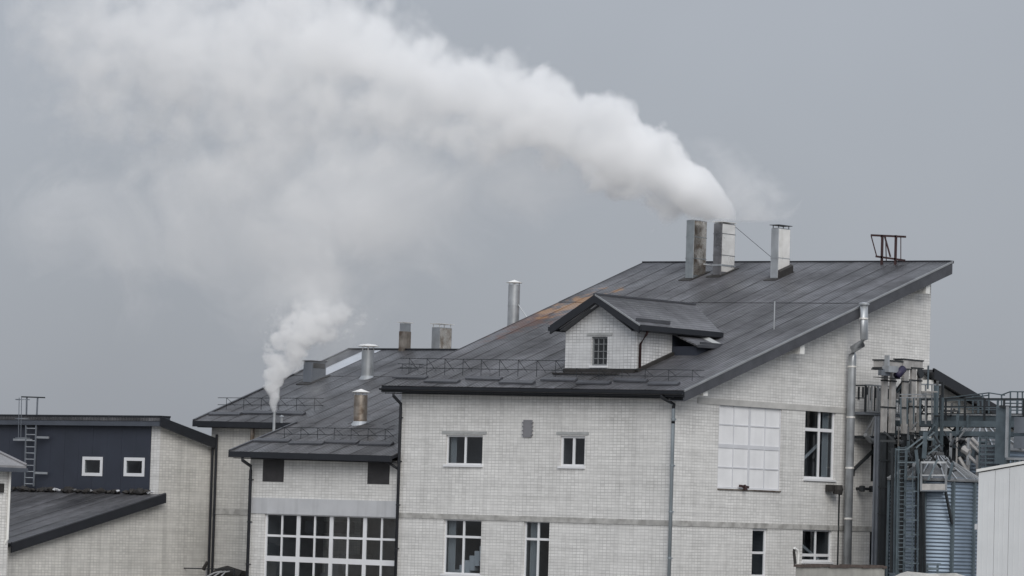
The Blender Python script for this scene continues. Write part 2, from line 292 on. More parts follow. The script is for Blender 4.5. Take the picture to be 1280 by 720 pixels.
_pane = {}
def window(parent, plane, c, s0, s1, z0, z1, vs=(), hs=(), fw=.07, depth=.16, label=None, sill=True, lintel=None, room=1.4, curtain=None, framemat=None, panemat=None, sillmat=None, hvar=None):
    """window part: frame with mullions at vs, transoms at hs; every pane, sill, lintel, room box a sub-part"""
    fm = framemat or PVC; M = MB(); d1 = -depth + .07; d0 = -depth
    pbox(M, plane, c, s0, s0 + fw, z0, z1, d0, d1); pbox(M, plane, c, s1 - fw, s1, z0, z1, d0, d1)
    pbox(M, plane, c, s0 + fw, s1 - fw, z0, z0 + fw, d0, d1); pbox(M, plane, c, s0 + fw, s1 - fw, z1 - fw, z1, d0, d1)
    cols = [s0 + fw] ; rows = [z0 + fw]; spans = []; zsp = []
    for v_, w_ in vs: spans.append((cols[-1], v_ - w_ / 2)); cols.append(v_ + w_ / 2); pbox(M, plane, c, v_ - w_ / 2, v_ + w_ / 2, z0 + fw, z1 - fw, d0, d1 - .004)
    spans.append((cols[-1], s1 - fw))
    for h_, w_ in hs: zsp.append((rows[-1], h_ - w_ / 2)); rows.append(h_ + w_ / 2); pbox(M, plane, c, s0 + fw, s1 - fw, h_ - w_ / 2, h_ + w_ / 2, d0, d1 - .008)
    zsp.append((rows[-1], z1 - fw))
    win = M.build('window', fm, parent, label, origin=P3(plane, c, (s0 + s1) / 2, z0))
    for a, b_ in spans:
        for lo, hi in zsp:
            key = (plane, round(b_ - a, 2), round(hi - lo, 2), id(panemat)); o3 = P3(plane, c + (depth - .03) * (1 if plane == 'y' else -1), (a + b_) / 2, (lo + hi) / 2)
            if key not in _pane:
                q = MB(); w2, h2 = (b_ - a) / 2 + .01, (hi - lo) / 2 + .01
                q.hexa([P3(plane, -.006, -w2, -h2), P3(plane, -.006, w2, -h2), P3(plane, -.006, w2, h2), P3(plane, -.006, -w2, h2)], [P3(plane, .006, -w2, -h2), P3(plane, .006, w2, -h2), P3(plane, .006, w2, h2), P3(plane, .006, -w2, h2)])
                bmesh.ops.recalc_face_normals(q.b, faces=q.b.faces[:])
                me = bpy.data.meshes.new('pane'); q.b.to_mesh(me); q.b.free(); me.materials.append(panemat or GL); _pane[key] = me
            o = bpy.data.objects.new('pane', _pane[key]); link(o, win); o.location = o3 - wloc(win)
    if sill:
        q = MB(); pbox(q, plane, c, s0 - .06, s1 + .06, z0 - .09, z0 - .003, -.1, .07); q.build('sill', sillmat or PVC, win)
    if lintel:
        q = MB(); pbox(q, plane, c, s0 - lintel, s1 + lintel, z1 + .05, z1 + .17, -.02, .03); q.build('lintel', LINT, win)
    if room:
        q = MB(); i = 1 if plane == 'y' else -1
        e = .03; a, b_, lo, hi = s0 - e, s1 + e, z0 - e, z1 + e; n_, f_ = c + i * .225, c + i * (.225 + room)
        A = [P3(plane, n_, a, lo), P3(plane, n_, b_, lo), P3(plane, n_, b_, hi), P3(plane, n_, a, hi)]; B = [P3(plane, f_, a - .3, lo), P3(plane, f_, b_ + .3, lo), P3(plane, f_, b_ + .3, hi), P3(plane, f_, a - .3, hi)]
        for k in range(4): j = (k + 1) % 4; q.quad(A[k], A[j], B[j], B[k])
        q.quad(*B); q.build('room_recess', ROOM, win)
    if curtain:
        for (t0, t1) in curtain:
            q = MB(); n_ = 9; a = s0 + (s1 - s0) * t0; b_ = s0 + (s1 - s0) * t1; i = 1 if plane == 'y' else -1
            for k in range(n_):
                u, v_ = a + (b_ - a) * k / n_, a + (b_ - a) * (k + 1) / n_; du, dv = .03 * (k % 2), .03 * ((k + 1) % 2)
                q.quad(P3(plane, c + i * (.3 + du), u, z0), P3(plane, c + i * (.3 + dv), v_, z0), P3(plane, c + i * (.3 + dv), v_, z1), P3(plane, c + i * (.3 + du), u, z1))
            q.build('curtain', CURT, win)
    return win

def rect(ax, c, x0, y0, x1, y1):           # photo rectangle -> (s0, s1, z0, z1) on wall plane
    a = at(x0, (y0 + y1) / 2, ax, c); b_ = at(x1, (y0 + y1) / 2, ax, c); t = at((x0 + x1) / 2, y0, ax, c); u = at((x0 + x1) / 2, y1, ax, c)
    k = 1 - ax
    return (a[k], b_[k], u.z, t.z)

def roof_panels(parent, FL, FR, BR, BL, n, splits, mat_, lift=.0, name='roof_panel', skip=None, alt=None):
    """thin lapped metal sheets laid over a four-cornered slope, each an object"""
    FL, FR, BR, BL = map(V, (FL, FR, BR, BL)); nn = (FR - FL).cross(BL - FL).normalized()
    if nn.z < 0: nn = -nn
    def Q(u, v_): return FL * (1 - u) * (1 - v_) + FR * u * (1 - v_) + BR * u * v_ + BL * (1 - u) * v_
    rows = [0] + list(splits) + [1]; us = [0] + [(i + random.uniform(-.1, .1)) / n for i in range(1, n)] + [1]
    for i in range(n):
        for r_ in range(len(rows) - 1):
            if skip and skip(i, r_): continue
            u0, u1 = us[i], us[i + 1]; v0, v1 = rows[r_], rows[r_ + 1]
            h = lift + .012 + random.uniform(0, .006) + .012 * r_; du = .0015 / n
            M = MB(); lo = nn * h; th = nn * .03; rib = nn * .015
            e0, e1 = random.uniform(0, .008), random.uniform(0, .008)
            a, b_, c_, d_ = Q(u0 + du, v0) + lo, Q(u1 - du, v0) + lo, Q(u1 - du, v1 - .003) + lo + nn * e0, Q(u0 + du, v1 - .003) + lo + nn * e1
            M.hexa([a, b_, c_, d_], [a + th, b_ + th, c_ + th, d_ + th])
            w_ = .035 / (FR - FL).length
            a, b_, c_, d_ = Q(u0 + du, v0) + lo + th, Q(u0 + du + w_, v0) + lo + th, Q(u0 + du + w_, v1 - .003) + lo + th, Q(u0 + du, v1 - .003) + lo + th
            M.hexa([a, b_, c_, d_], [a + rib, b_ + rib, c_ + rib, d_ + rib])
            M.build(name, alt[1] if alt and alt[0](i, r_) else mat_, parent, origin=Q((u0 + u1) / 2, (v0 + v1) / 2))

# ================================================================== ground
g = MB(); g.box(-3000, 3000, -3000, 3000, -.5, 0); g.build('ground', GROUND_PALE, kind='structure')

# ================================================================== main building
mb = thing('factory_building', 'large white brick factory hall with dark mono-pitch metal roof, dormer and steel chimneys', 'building', (-8, 9, 0))
EY, VX = -.6, .87
FL, FR = at(477, 483, 1, EY), at(855, 489, 1, EY); BR = at(1190, 328, 0, VX)
RN = (FR - FL).cross(BR - FR).normalized(); BL = onp(805, 329, FL, RN)
def roofz(x, y): return FL.z - (RN.x * (x - FL.x) + RN.y * (y - FL.y)) / RN.z
def onroof(px, py): return onp(px, py, FL, RN)
XL = at(500, 560, 1, 0).x; YB = at(1162.5, 420, 0, 0).y
under = [(V((0, 0, roofz(0, 0) - .3)), RN)]
fr = lambda *a: rect(1, 0, *a)
sr = lambda *a: rect(0, 0, *a)
W1, W2, W3, W4 = fr(557, 544, 603, 581), fr(700, 545, 731, 583), fr(554, 649, 601, 718), fr(654, 651, 686, 724)
wallmesh('y', 0, XL, 0, 0, 13.5, [W1, W2, W3, W4], under, name='front_wall', material=BRICK, parent=mb)
P1, T1, T2, T3 = sr(898, 506, 976.5, 612), sr(1006, 510, 1044, 599), sr(940, 660, 959, 722), sr(1003, 662, 1040, 702)
T4, T5 = sr(1089, 545, 1099, 602), sr(1087, 665, 1098, 706)
wallmesh('x', 0, 0, YB, 0, 20, [P1, T1, T2, T3, T4, T5], under, name='gable_wall', material=BRICK, parent=mb)
q = MB(); q.quad((XL, 0, 0), (XL, YB, 0), (XL, YB, roofz(XL, YB) - .3), (XL, 0, roofz(XL, 0) - .3)); q.build('side_wall', BRICK, mb)
q = MB(); q.quad((XL, YB, 0), (0, YB, 0), (0, YB, roofz(0, YB) - .3), (XL, YB, roofz(XL, YB) - .3)); q.build('back_wall', BRICK, mb)

def mid(r_, f=.5): return r_[0] + (r_[1] - r_[0]) * f
def hz(r_, py, ax, px): return at(px, py, ax, 0).z
window(mb, 'y', 0, *W1, vs=[(mid(W1, .5), .1)], lintel=.22, curtain=[(.02, .17)], label='upper window of two wide panes, one with a pale curtain')
window(mb, 'y', 0, *W2, vs=[(mid(W2, .5), .12)], lintel=.2, fw=.09, label='small upper window right of the grey vent')
w3 = window(mb, 'y', 0, *W3, vs=[(mid(W3, .5), .1)], hs=[(hz(W3, 671, 1, 577), .1)], room=3, curtain=[(.02, .2)], label='tall lower window with white stairs showing behind the glass')
q = MB(); a0 = W3
for k in range(7):        # the flight of stairs behind the window
    s_ = mid(a0, .12) + k * (a0[1] - a0[0]) * .13; z_ = a0[2] + .05 + k * (a0[3] - a0[2]) * .088
    q.box(s_, s_ + (a0[1] - a0[0]) * .135, .5, 1.5, z_ - .5, z_ + .14)
q.build('staircase', PVC, w3)
window(mb, 'y', 0, *W4, vs=[(mid(W4, .52), .1)], hs=[(hz(W4, 674, 1, 670), .1)], curtain=[(.1, .4)], room=2, label='tall narrow lower window left of the long blank wall')
# white panelled gate-window of sixteen squares
pw, ph = P1[1] - P1[0], P1[3] - P1[2]
window(mb, 'x', 0, *P1, vs=[(P1[0] + pw * .25, .05), (P1[0] + pw * .5, .14), (P1[0] + pw * .75, .05)], hs=[(P1[2] + ph * .25, .05), (P1[2] + ph * .5, .16), (P1[2] + ph * .75, .05)], panemat=PVC_D, framemat=mat('blue white frame', (.6, .61, .64), .4, var=.05), depth=.12, room=0, sill=False, label='big opaque white window of sixteen square panels')
q = MB(); pbox(q, 'x', 0, P1[0], P1[1], P1[2] - .06, P1[2] - .003, -.1, .05); q.build('sill', STEEL_R, mb)
q = MB(); c = at(930, 609, 0, .1); q.bar(c + V((0, -.3, .05)), c + V((0, .3, 0)), .1, .1); q.bar(c + V((0, 0, .08)), c + V((.1, 0, -.12)), .12); q.build('hinge_bracket', RUST, mb)
window(mb, 'x', 0, *T1, vs=[(mid(T1, .52), .13)], hs=[(hz(T1, 537.5, 0, 1025), .14)], fw=.1, curtain=[(.74, .97), (.05, .14)], label='tall white-framed window on the gable with a rail behind')
q = MB(); q.bar(V((-.7, T1[0], T1[2] + .3)), V((-.7, T1[1], T1[2] + 1.7)), .05, .12); q.build('handrail', PVC, mb)
window(mb, 'x', 0, *T2, hs=[(at(949, 691, 0, 0).z, .1)], fw=.12, label='narrow lower gable window of single panes')
window(mb, 'x', 0, *T3, vs=[(mid(T3, .5), .1)], hs=[(at(1020, 694, 0, 0).z, .12)], fw=.08, label='low gable window above the rusty capped wall')
q = MB(); q.bar(V((-.7, T3[0] + .1, T3[3] - .3)), V((-.7, T3[1], T3[3] - 1.3)), .05, .12); q.build('handrail', PVC, mb)
window(mb, 'x', 0, *T4, fw=.03, sill=False, framemat=BLUE_D, label='dark slot opening behind the steelwork')
window(mb, 'x', 0, *T5, fw=.03, sill=False, framemat=BLUE_D, label='dark lower slot opening behind the steelwork')

# concrete bands
zb = at(840, 650.5, 1, 0).z
q = MB(); q.box(XL + .002, .035, -.035, .0, zb - .22, zb); q.build('floor_band', CONC, mb)
q = MB(); q.box(0, .035, .001, YB, zb - .22, zb); q.build('floor_band', CONC, mb)
z2 = at(885, 497.5, 0, 0).z; ya = at(872, 497, 0, 0).y
q = MB(); q.box(0, .035, max(ya, .4), YB - .05, z2 - .25, z2); q.build('upper_band', CONC_L if 0 else mat('smooth cement band', (.46, .455, .44), .85, var=.12, vscale=2), mb)
# small vent plate with bolts
r_ = fr(655, 525, 665.5, 546.5); q = MB(); pbox(q, 'y', 0, *r_, 0, .06)
for k in range(4):
    for s_ in (r_[0], r_[1]): pbox(q, 'y', 0, s_ - .05, s_ + .05, r_[2] + .08 + k * .17, r_[2] + .14 + k * .17, .0, .075)
q.build('vent_plate', GREYB, mb, 'small grey rectangular vent plate between the upper windows')
# ducts horn on the gable
c = at(1046, 612, 0, .35); q = MB(); q.tube([c + V((-.35, -.1, 0)), c + V((0, -.1, 0)), c + V((.02, .05, 0))], .1, 10); q.lathe(c + V((.05, 0, 0)), [(.02, -.2), (.2, -.2), (.24, 0), (.2, .2), (.02, .2)], 12); q.bar(c + V((-.3, -.35, .05)), c + V((.05, -.35, .05)), .14, .3); q.build('exhaust_fan', SOOT, mb)

# roof: deck, lapped sheets, edges
q = MB(); q.slab([FL, FR, BR, BL], .14); rf = q.build('roof', TRIM, mb)
MOSS = (((onroof(668, 398)), (1.9, 3.6, 3), (.12, .055, .038), .6), ((onroof(718, 381)), (1.3, 2.4, 3), (.28, .15, .06), .8))
ROOF = roof_mat('dark roof metal', (.062, .062, .068), MOSS)
ROOF2 = roof_mat('annex roof metal', (.068, .068, .073))
roof_panels(rf, FL, FR, BR, BL, 17, [.655], ROOF)
dy = V((0, -1, 0))
q = MB(); q.hexa([FL + V((0, -.02, -.02)), FR + V((.02, -.02, -.02)), FR + V((.02, .12, -.02)), FL + V((0, .12, -.02))], [FL + V((0, -.02, -.24)), FR + V((.02, -.02, -.24)), FR + V((.02, .12, -.24)), FL + V((0, .12, -.24))]); q.build('fascia', TRIM, mb)
q = MB(); n_ = 10
for k in range(n_):
    a, b_ = -pi + pi * k / n_, -pi + pi * (k + 1) / n_; f = lambda p, t: p + V((0, -.1 + .085 * cos(t), -.08 + .085 * sin(t)))
    q.quad(f(FL, a), f(FR, a), f(FR, b_), f(FL, b_)); f2 = lambda p, t: p + V((0, -.1 + .07 * cos(t), -.08 + .07 * sin(t))); q.quad(f2(FL, a), f2(FR, a), f2(FR, b_), f2(FL, b_))
q.build('gutter', TRIM, mb)
q = MB(); q.slab([FL + V((.1, .1, -.26)), FR + V((-.1, .1, -.26)), V((0, 0, FR.z - .26)), V((XL, 0, FL.z - .26))], .04); q.build('soffit', TRIM, mb)
# right verge: edge strip with its highlight put in the colour, barge board
q = MB(); q.hexa([FR + V((.0, 0, .06)), BR + V((.0, 0, .06)), BR + V((.0, 0, -.02)), FR + V((.0, 0, -.02))], [FR + V((.06, 0, .06)), BR + V((.06, 0, .06)), BR + V((.06, 0, -.02)), FR + V((.06, 0, -.02))]); q.build('verge_flashing', EDGE, mb)
q = MB(); q.hexa([FR + V((-.06, 0.02, -.023)), BR + V((-.06, 0, -.023)), BR + V((-.06, 0, -.52)), FR + V((-.06, 0.02, -.42))], [FR + V((.03, 0.02, -.023)), BR + V((.03, 0, -.023)), BR + V((.03, 0, -.52)), FR + V((.03, 0.02, -.42))]); q.build('barge_board', TRIM_L, mb)
q = MB(); sof = lambda x, y, d: V((x, y, roofz(x, y) - d)); q.slab([sof(0, EY + .1, .4), sof(VX - .08, EY + .1, .4), sof(VX - .08, BR.y - .05, .4), sof(0, BR.y - .05, .4)], .05); q.build('verge_soffit', TRIM_L, mb)
q = MB(); q.hexa([FL + V((0, 0, .06)), BL + V((0, 0, .06)), BL + V((0, 0, -.2)), FL + V((0, 0, -.2))], [FL + V((.1, 0, .06)), BL + V((.1, 0, .06)), BL + V((.1, 0, -.2)), FL + V((.1, 0, -.2))]); q.build('verge_flashing', TRIM, mb)
q = MB(); q.bar(BL + V((0, 0, .02)), BR + V((0, 0, .02)), .3, .12); q.build('ridge_cap', TRIM, mb)
q = MB(); q.slab([BL + V((0, 0, -.14)), BR + V((0, 0, -.14)), V((0, YB, roofz(0, YB) - .3)), V((XL, YB, roofz(XL, YB) - .3))], .04); q.build('soffit', TRIM, mb)
# purlin ends poking out under the verge
for px, py in ((882, 488), (1003, 436), (1160, 361)):
    p = at(px, py, 0, .76); q = MB(); q.box(0, .76, p.y - .16, p.y + .16, p.z - .22, p.z + .24)
    q.build('purlin_end', WHITE, mb)

# rear lower roof falling away behind
ra, rb_ = at(1156, 462, 0, .3), at(1214, 496, 0, .3); rs = (rb_.z - ra.z) / (rb_.y - ra.y); rc = ra + V((0, 9, 9 * rs))
q = MB(); q.slab([V((-16, ra.y, ra.z)), ra + V((.5, 0, 0)), rc + V((.5, 0, 0)), V((-16, rc.y, rc.z))], .12); rr_ = q.build('rear_roof', TRIM_L, mb)
q = MB(); q.hexa([ra + V((.42, 0, .06)), rc + V((.42, 0, .06)), rc + V((.42, 0, -.4)), ra + V((.42, 0, -.4))], [ra + V((.52, 0, .06)), rc + V((.52, 0, .06)), rc + V((.52, 0, -.4)), ra + V((.52, 0, -.4))]); q.build('barge_board', TRIM, mb)
q = MB(); pts = [(0, YB, 0), (0, rc.y - .4, 0), (0, rc.y - .4, rc.z - .15), (0, YB, ra.z - .15 + (YB - ra.y) * rs)]
q.hexa(pts, [(p[0] - 15, p[1], p[2]) for p in pts]); q.build('rear_wall', BRICK_G, mb)
p = at(1164, 482, 0, .6); q = MB(); q.box(0, .62, p.y - .15, p.y + .15, p.z - .25, p.z + .25); q.build('purlin_end', WHITE, mb)

# downpipes
def downpipe(parent, pts, r, m_, m2=None, zs=None, label=None):
    q = MB(); q.tube(pts, r, 10); o = q.build('downpipe', m_, parent, label, smooth=True)
    a, b_ = V(pts[-2]), V(pts[-1]); k = a.z - .4
    while k > 1:
        q = MB(); q.lathe((a.x, a.y, k), [(r * .9, -.03), (r * 1.25, -.03), (r * 1.25, .03), (r * .9, .03)], 10); q.box(a.x - .02, a.x + .02, a.y, a.y + .2, k - .02, k + .02); q.build('pipe_clip', m_, o); k -= 1.9
    return o
p0, p1 = at(827, 493, 1, -.65), at(842, 508, 1, -.2)
downpipe(mb, [p0 + V((0, 0, .05)), p0 - V((0, 0, .1)), p1 + V((0, 0, .08)), p1 - V((0, 0, .12)), V((p1.x, p1.y, 0))], .075, mat('zinc downpipe', (.3, .34, .37), .35, metal=.5, var=.1), label='bluish zinc downpipe at the corner of the hall')
q = MB(); q.tube([p0 + V((0, 0, .05)), p0 - V((0, 0, .1)), p1 + V((0, 0, .08)), p1 - V((0, 0, .7))], .082, 10); q.build('pipe_elbow', TRIM, mb, smooth=True)
p0, p1 = at(492, 492, 1, -.65), at(501, 507, 1, -.17)
downpipe(mb, [p0 + V((0, 0, .05)), p0 - V((0, 0, .1)), p1 + V((0, 0, .08)), p1 - V((0, 0, .12)), V((p1.x, p1.y, 0))], .07, TRIM, label='black downpipe between hall and annex')
# large ventilation duct on the gable
a = at(1080, 381, 0, 1.15); b_ = at(1080, 424, 0, 1.15); c1 = at(1077, 430, 0, 1.0); c2 = at(1067, 436, 0, .5); d_ = at(1065.5, 444, 0, .38)
q = MB(); q.tube([a, b_, c1, c2, d_, d_ - V((0, 0, .3)), V((d_.x, d_.y, 0.3))], .175, 14); dk = q.build('exhaust_duct', GALV, mb, 'fat galvanised duct cranked under the roof verge', smooth=True)
q = MB(); q.lathe(a, [(.12, -.05), (.24, 0), (.24, .06), (.02, .12)], 14); q.build('cap', GALV, dk)
for z_ in [d_.z - .5 - 2.2 * k for k in range(5)] + [a.z - .6]:
    x_, y_ = (a.x, a.y) if z_ > a.z - 1 else (d_.x, d_.y)
    q = MB(); q.lathe((x_, y_, z_), [(.17, -.04), (.2, -.03), (.2, .03), (.17, .04)], 14); q.build('duct_band', STEEL_B, dk)
q = MB(); q.bar((.0, d_.y - .24, 8), (.16, d_.y - .24, 8), .06); q.box(.02, .06, d_.y - .27, d_.y - .21, .5, 8.2); q.build('duct_shade_strip', BLUE_D, mb)  # dark strip standing in for the shade along the duct

# ---------------- dormer
sc_ = 27.5
db = onroof(795, 466.5); DY = db.y                  # front right foot
dl = at(706, 463, 1, DY); dx0, dx1 = dl.x, db.x; dzr = at(744, 369, 1, DY - .45)
eL_, eR_ = at(689, 404, 1, DY - .45), at(800, 411, 1, DY - .45); ze = (eL_.z + eR_.z) / 2
rx = (eL_.x + eR_.x) / 2; zr = dzr.z
slopeD = (zr - ze) / (eR_.x - rx)
tb = db.z - .35
dfront = DY
w_ = rect(1, DY, 739, 421, 759, 457)
wallmesh('y', DY, dx0, dx1, tb, zr, [w_], [(V((rx, DY, zr - .16)), V((slopeD, 0, 1)).normalized()), (V((rx, DY, zr - .16)), V((-slopeD, 0, 1)).normalized())], name='dormer_front', material=BRICK_N, parent=mb)
window(mb, 'y', DY, *w_, fw=.07, vs=[(mid(w_, .35), .03), (mid(w_, .68), .03)], hs=[(w_[2] + (w_[3] - w_[2]) * k / 4, .03) for k in (1, 2, 3)], lintel=.25, room=.9, framemat=mat('weathered grey frame', (.2, .21, .22), .6), sillmat=PVC, label='dormer window behind a close grille')
ysb = at(840, 430, 0, dx1).y; zse = ze + slopeD * (eR_.x - dx1) - .12
ybk = onroof(901, 410).y
q = MB(); q.quad((dx1, DY, tb), (dx1, ysb, tb), (dx1, ysb, zse), (dx1, DY, zse)); q.build('dormer_side', BRICK_N, mb)
q = MB(); q.quad((dx0, DY, tb), (dx0, ysb + 1, tb), (dx0, ysb + 1, zse), (dx0, DY, zse)); q.build('dormer_side', BRICK_N, mb)
q = MB(); q.hexa([(dx1 - .03, ysb, tb), (dx1 + .012, ysb, tb), (dx1 + .012, ysb + 2.2, tb), (dx1 - .03, ysb + 2.2, tb)], [(dx1 - .03, ysb, zse), (dx1 + .012, ysb, zse), (dx1 + .012, ysb + 2.2, zse), (dx1 - .03, ysb + 2.2, zse)]); q.build('dormer_cheek', NAVY, mb)
# foot flashing along dormer side
f0, f1 = V((dx1, DY - .05, roofz(dx1, DY - .05))), V((dx1, ysb, roofz(dx1, ysb))); q = MB(); q.bar(f0 + V((.08, 0, .08)), f1 + V((.08, 0, .08)), .14, .22); q.bar(V((dx0, DY - .06, roofz(dx0, DY) + .05)), V((dx1, DY - .06, roofz(dx1, DY) + .05)), .14, .2); q.build('flashing', SOOT, mb)
yR = onroof(868, 376).y; y0 = DY - .5
pe = onroof(901, 410)
# dormer roof planes: ridge from y0 back to the main slope, the right plane ends on a slanting cut
def ridge_hit():
    y_ = y0
    while roofz(rx, y_) < zr and y_ < y0 + 14: y_ += .05
    return y_
yrh = ridge_hit(); 
def eave_hit(x_):
    y_ = y0
    while roofz(x_, y_) < ze and y_ < y0 + 14: y_ += .05
    return y_
ex = eR_.x; exl = eL_.x; yeb = max(eave_hit(ex), at(901, 410, 0, ex).y)
yrh = at(868, 376.5, 0, rx).y
A_, B_, C_, D_ = V((rx, y0, zr)), V((rx, yrh, zr)), V((ex, y0, ze)), V((ex, at(901, 410, 0, ex).y, ze))
q = MB(); q.slab([C_, D_, B_, A_], .09); dr = q.build('dormer_roof', TRIM, mb)
E_, F_ = V((exl, y0, ze)), V((exl, yeb - 2, ze)); q = MB(); q.slab([A_, B_, F_, E_], .09); q.build('dormer_roof', TRIM, mb)
nR = (D_ - C_).cross(A_ - C_).normalized()
def dpanels(P, Q_, R_, T_, n):               # sheets running up the right dormer slope
    up = nR if nR.z > 0 else -nR
    for k in range(n):
        a, b_ = k / n, (k + 1) / n; g0 = .008
        v0, v1, v2, v3 = P.lerp(Q_, a + g0 / 8), P.lerp(Q_, b_ - g0 / 8), T_.lerp(R_, b_ - g0 / 8), T_.lerp(R_, a + g0 / 8)
        M = MB(); h = up * random.uniform(.006, .014); t = up * .03; M.hexa([v0 + h, v1 + h, v2 + h, v3 + h], [v0 + h + t, v1 + h + t, v2 + h + t, v3 + h + t]); M.build('roof_panel', ROOF, dr, origin=(v0 + v2) / 2)
dpanels(C_, D_, B_, A_, 5)
q = MB(); q.bar(A_ + V((0, 0, .04)), B_ + V((0, 0, .04)), .22, .08); q.build('ridge_cap', TRIM_L, mb)
q = MB()
for p, s_ in ((C_, 1), (E_, -1)):
    a, b_ = A_ + V((0, -.03, .04)), p + V((0, -.03, .04)); q.hexa([a, b_, b_ - V((0, 0, .36)), a - V((0, 0, .36))], [a + V((0, .09, 0)), b_ + V((0, .09, 0)), b_ + V((0, .09, -.36)), a + V((0, .09, -.36))])
q.build('dormer_barge', TRIM, mb)
q = MB(); a, b_ = A_ + V((0, -.04, .05)), C_ + V((.03, -.04, .05)); q.hexa([a, b_, b_ - V((0, 0, .07)), a - V((0, 0, .07))], [a + V((0, .05, 0)), b_ + V((0, .05, 0)), b_ + V((0, .05, -.07)), a + V((0, .05, -.07))]); q.build('verge_flashing', EDGE, mb)
q = MB(); q.bar(C_ + V((.08, 0, -.1)), D_ + V((.08, 0, -.1)), .16, .22); q.build('gutter', TRIM, mb); q = MB(); q.bar(E_ + V((-.06, 0, -.1)), F_ + V((-.06, 0, -.1)), .14, .18); q.build('gutter', TRIM, mb)
q = MB(); q.slab([C_ + V((0, .1, -.2)), D_ + V((0, 0, -.2)), V((dx1, D_.y, ze - .2)), V((dx1, C_.y + .1, ze - .2))], .04); q.slab([V((dx1, y0 + .1, ze - .16)), V((dx1, DY, ze - .16)), V((rx, DY, zr - .3)), V((rx, y0 + .1, zr - .3))], .04); q.slab([V((dx0, y0 + .1, ze - .16)), V((dx0, DY, ze - .16)), V((rx, DY, zr - .3)), V((rx, y0 + .1, zr - .3))], .04); q.build('soffit', TRIM_L, mb)
q = MB(); q.bar((dx0 - .12, DY - .3, ze - .1 + slopeD * .1), (rx - .1, DY - .3, zr - .36), .1, .12); q.build('rake_beam', CONC_L, mb)
pa = V((dx1 + .1, DY + .12, 0)); q = MB(); q.tube([V((ex + .05, pa.y - .1, ze - .2)), V((ex - .1, pa.y, ze - .35)), V((pa.x, pa.y, ze - .75)), V((pa.x, pa.y, roofz(pa.x, pa.y) + .1))], .055, 8); q.build('downpipe', RUST, mb, 'brownish downpipe on the dormer corner', smooth=True)
q = MB(); a, b_ = C_.lerp(A_, .12).lerp(D_.lerp(B_, .12), .02), C_.lerp(A_, .12).lerp(D_.lerp(B_, .12), .42); q.bar(a + V((.02, 0, .1)), b_ + V((.02, 0, .1)), .05, .14); q.build('snow_stop', TRIM_L, mb)
# small lean-to box with its own hood roof against the dormer side
HX = onroof(869, 446.5).x; hy1 = at(896, 433, 0, HX).y; hz0 = at(844, 415, 1, ysb - .15).z; hz1 = at(868, 432, 1, ysb - .15).z
q = MB(); q.box(dx1 + .02, HX, ysb, hy1, roofz(HX, ysb) - .3, hz1 - .02); q.build('cheek_box', NAVY, mb)
q = MB(); q.slab([V((dx1 + .01, ysb - .15, hz0)), V((HX + .2, ysb - .15, hz1)), V((HX + .2, hy1 + .3, hz1 + .02)), V((dx1 + .01, hy1 + .3, hz0))], .07); q.build('hood_roof', ROOF, mb)
q = MB(); q.bar((HX + .22, ysb - .16, hz1 - .02), (HX + .22, hy1 + .3, hz1), .09, .12); q.build('hood_edge', TRIM_L, mb)
q = MB(); q.bar((HX + .2, ysb, hz1 + .12), (HX + .16, ysb + 1.6, hz1 + .12), .04, .1); q.build('snow_stop', TRIM_L, mb)
q = MB(); q.slab([V((HX + .1, hy1 + .05, hz1 + .05)), V((HX + .3, hy1 + .35, hz1 + .05)), V((ex + .05, hy1 + .35, ze - .22)), V((ex - .25, hy1 + .05, ze - .22))], .05); q.build('hood_end', LINT, mb)

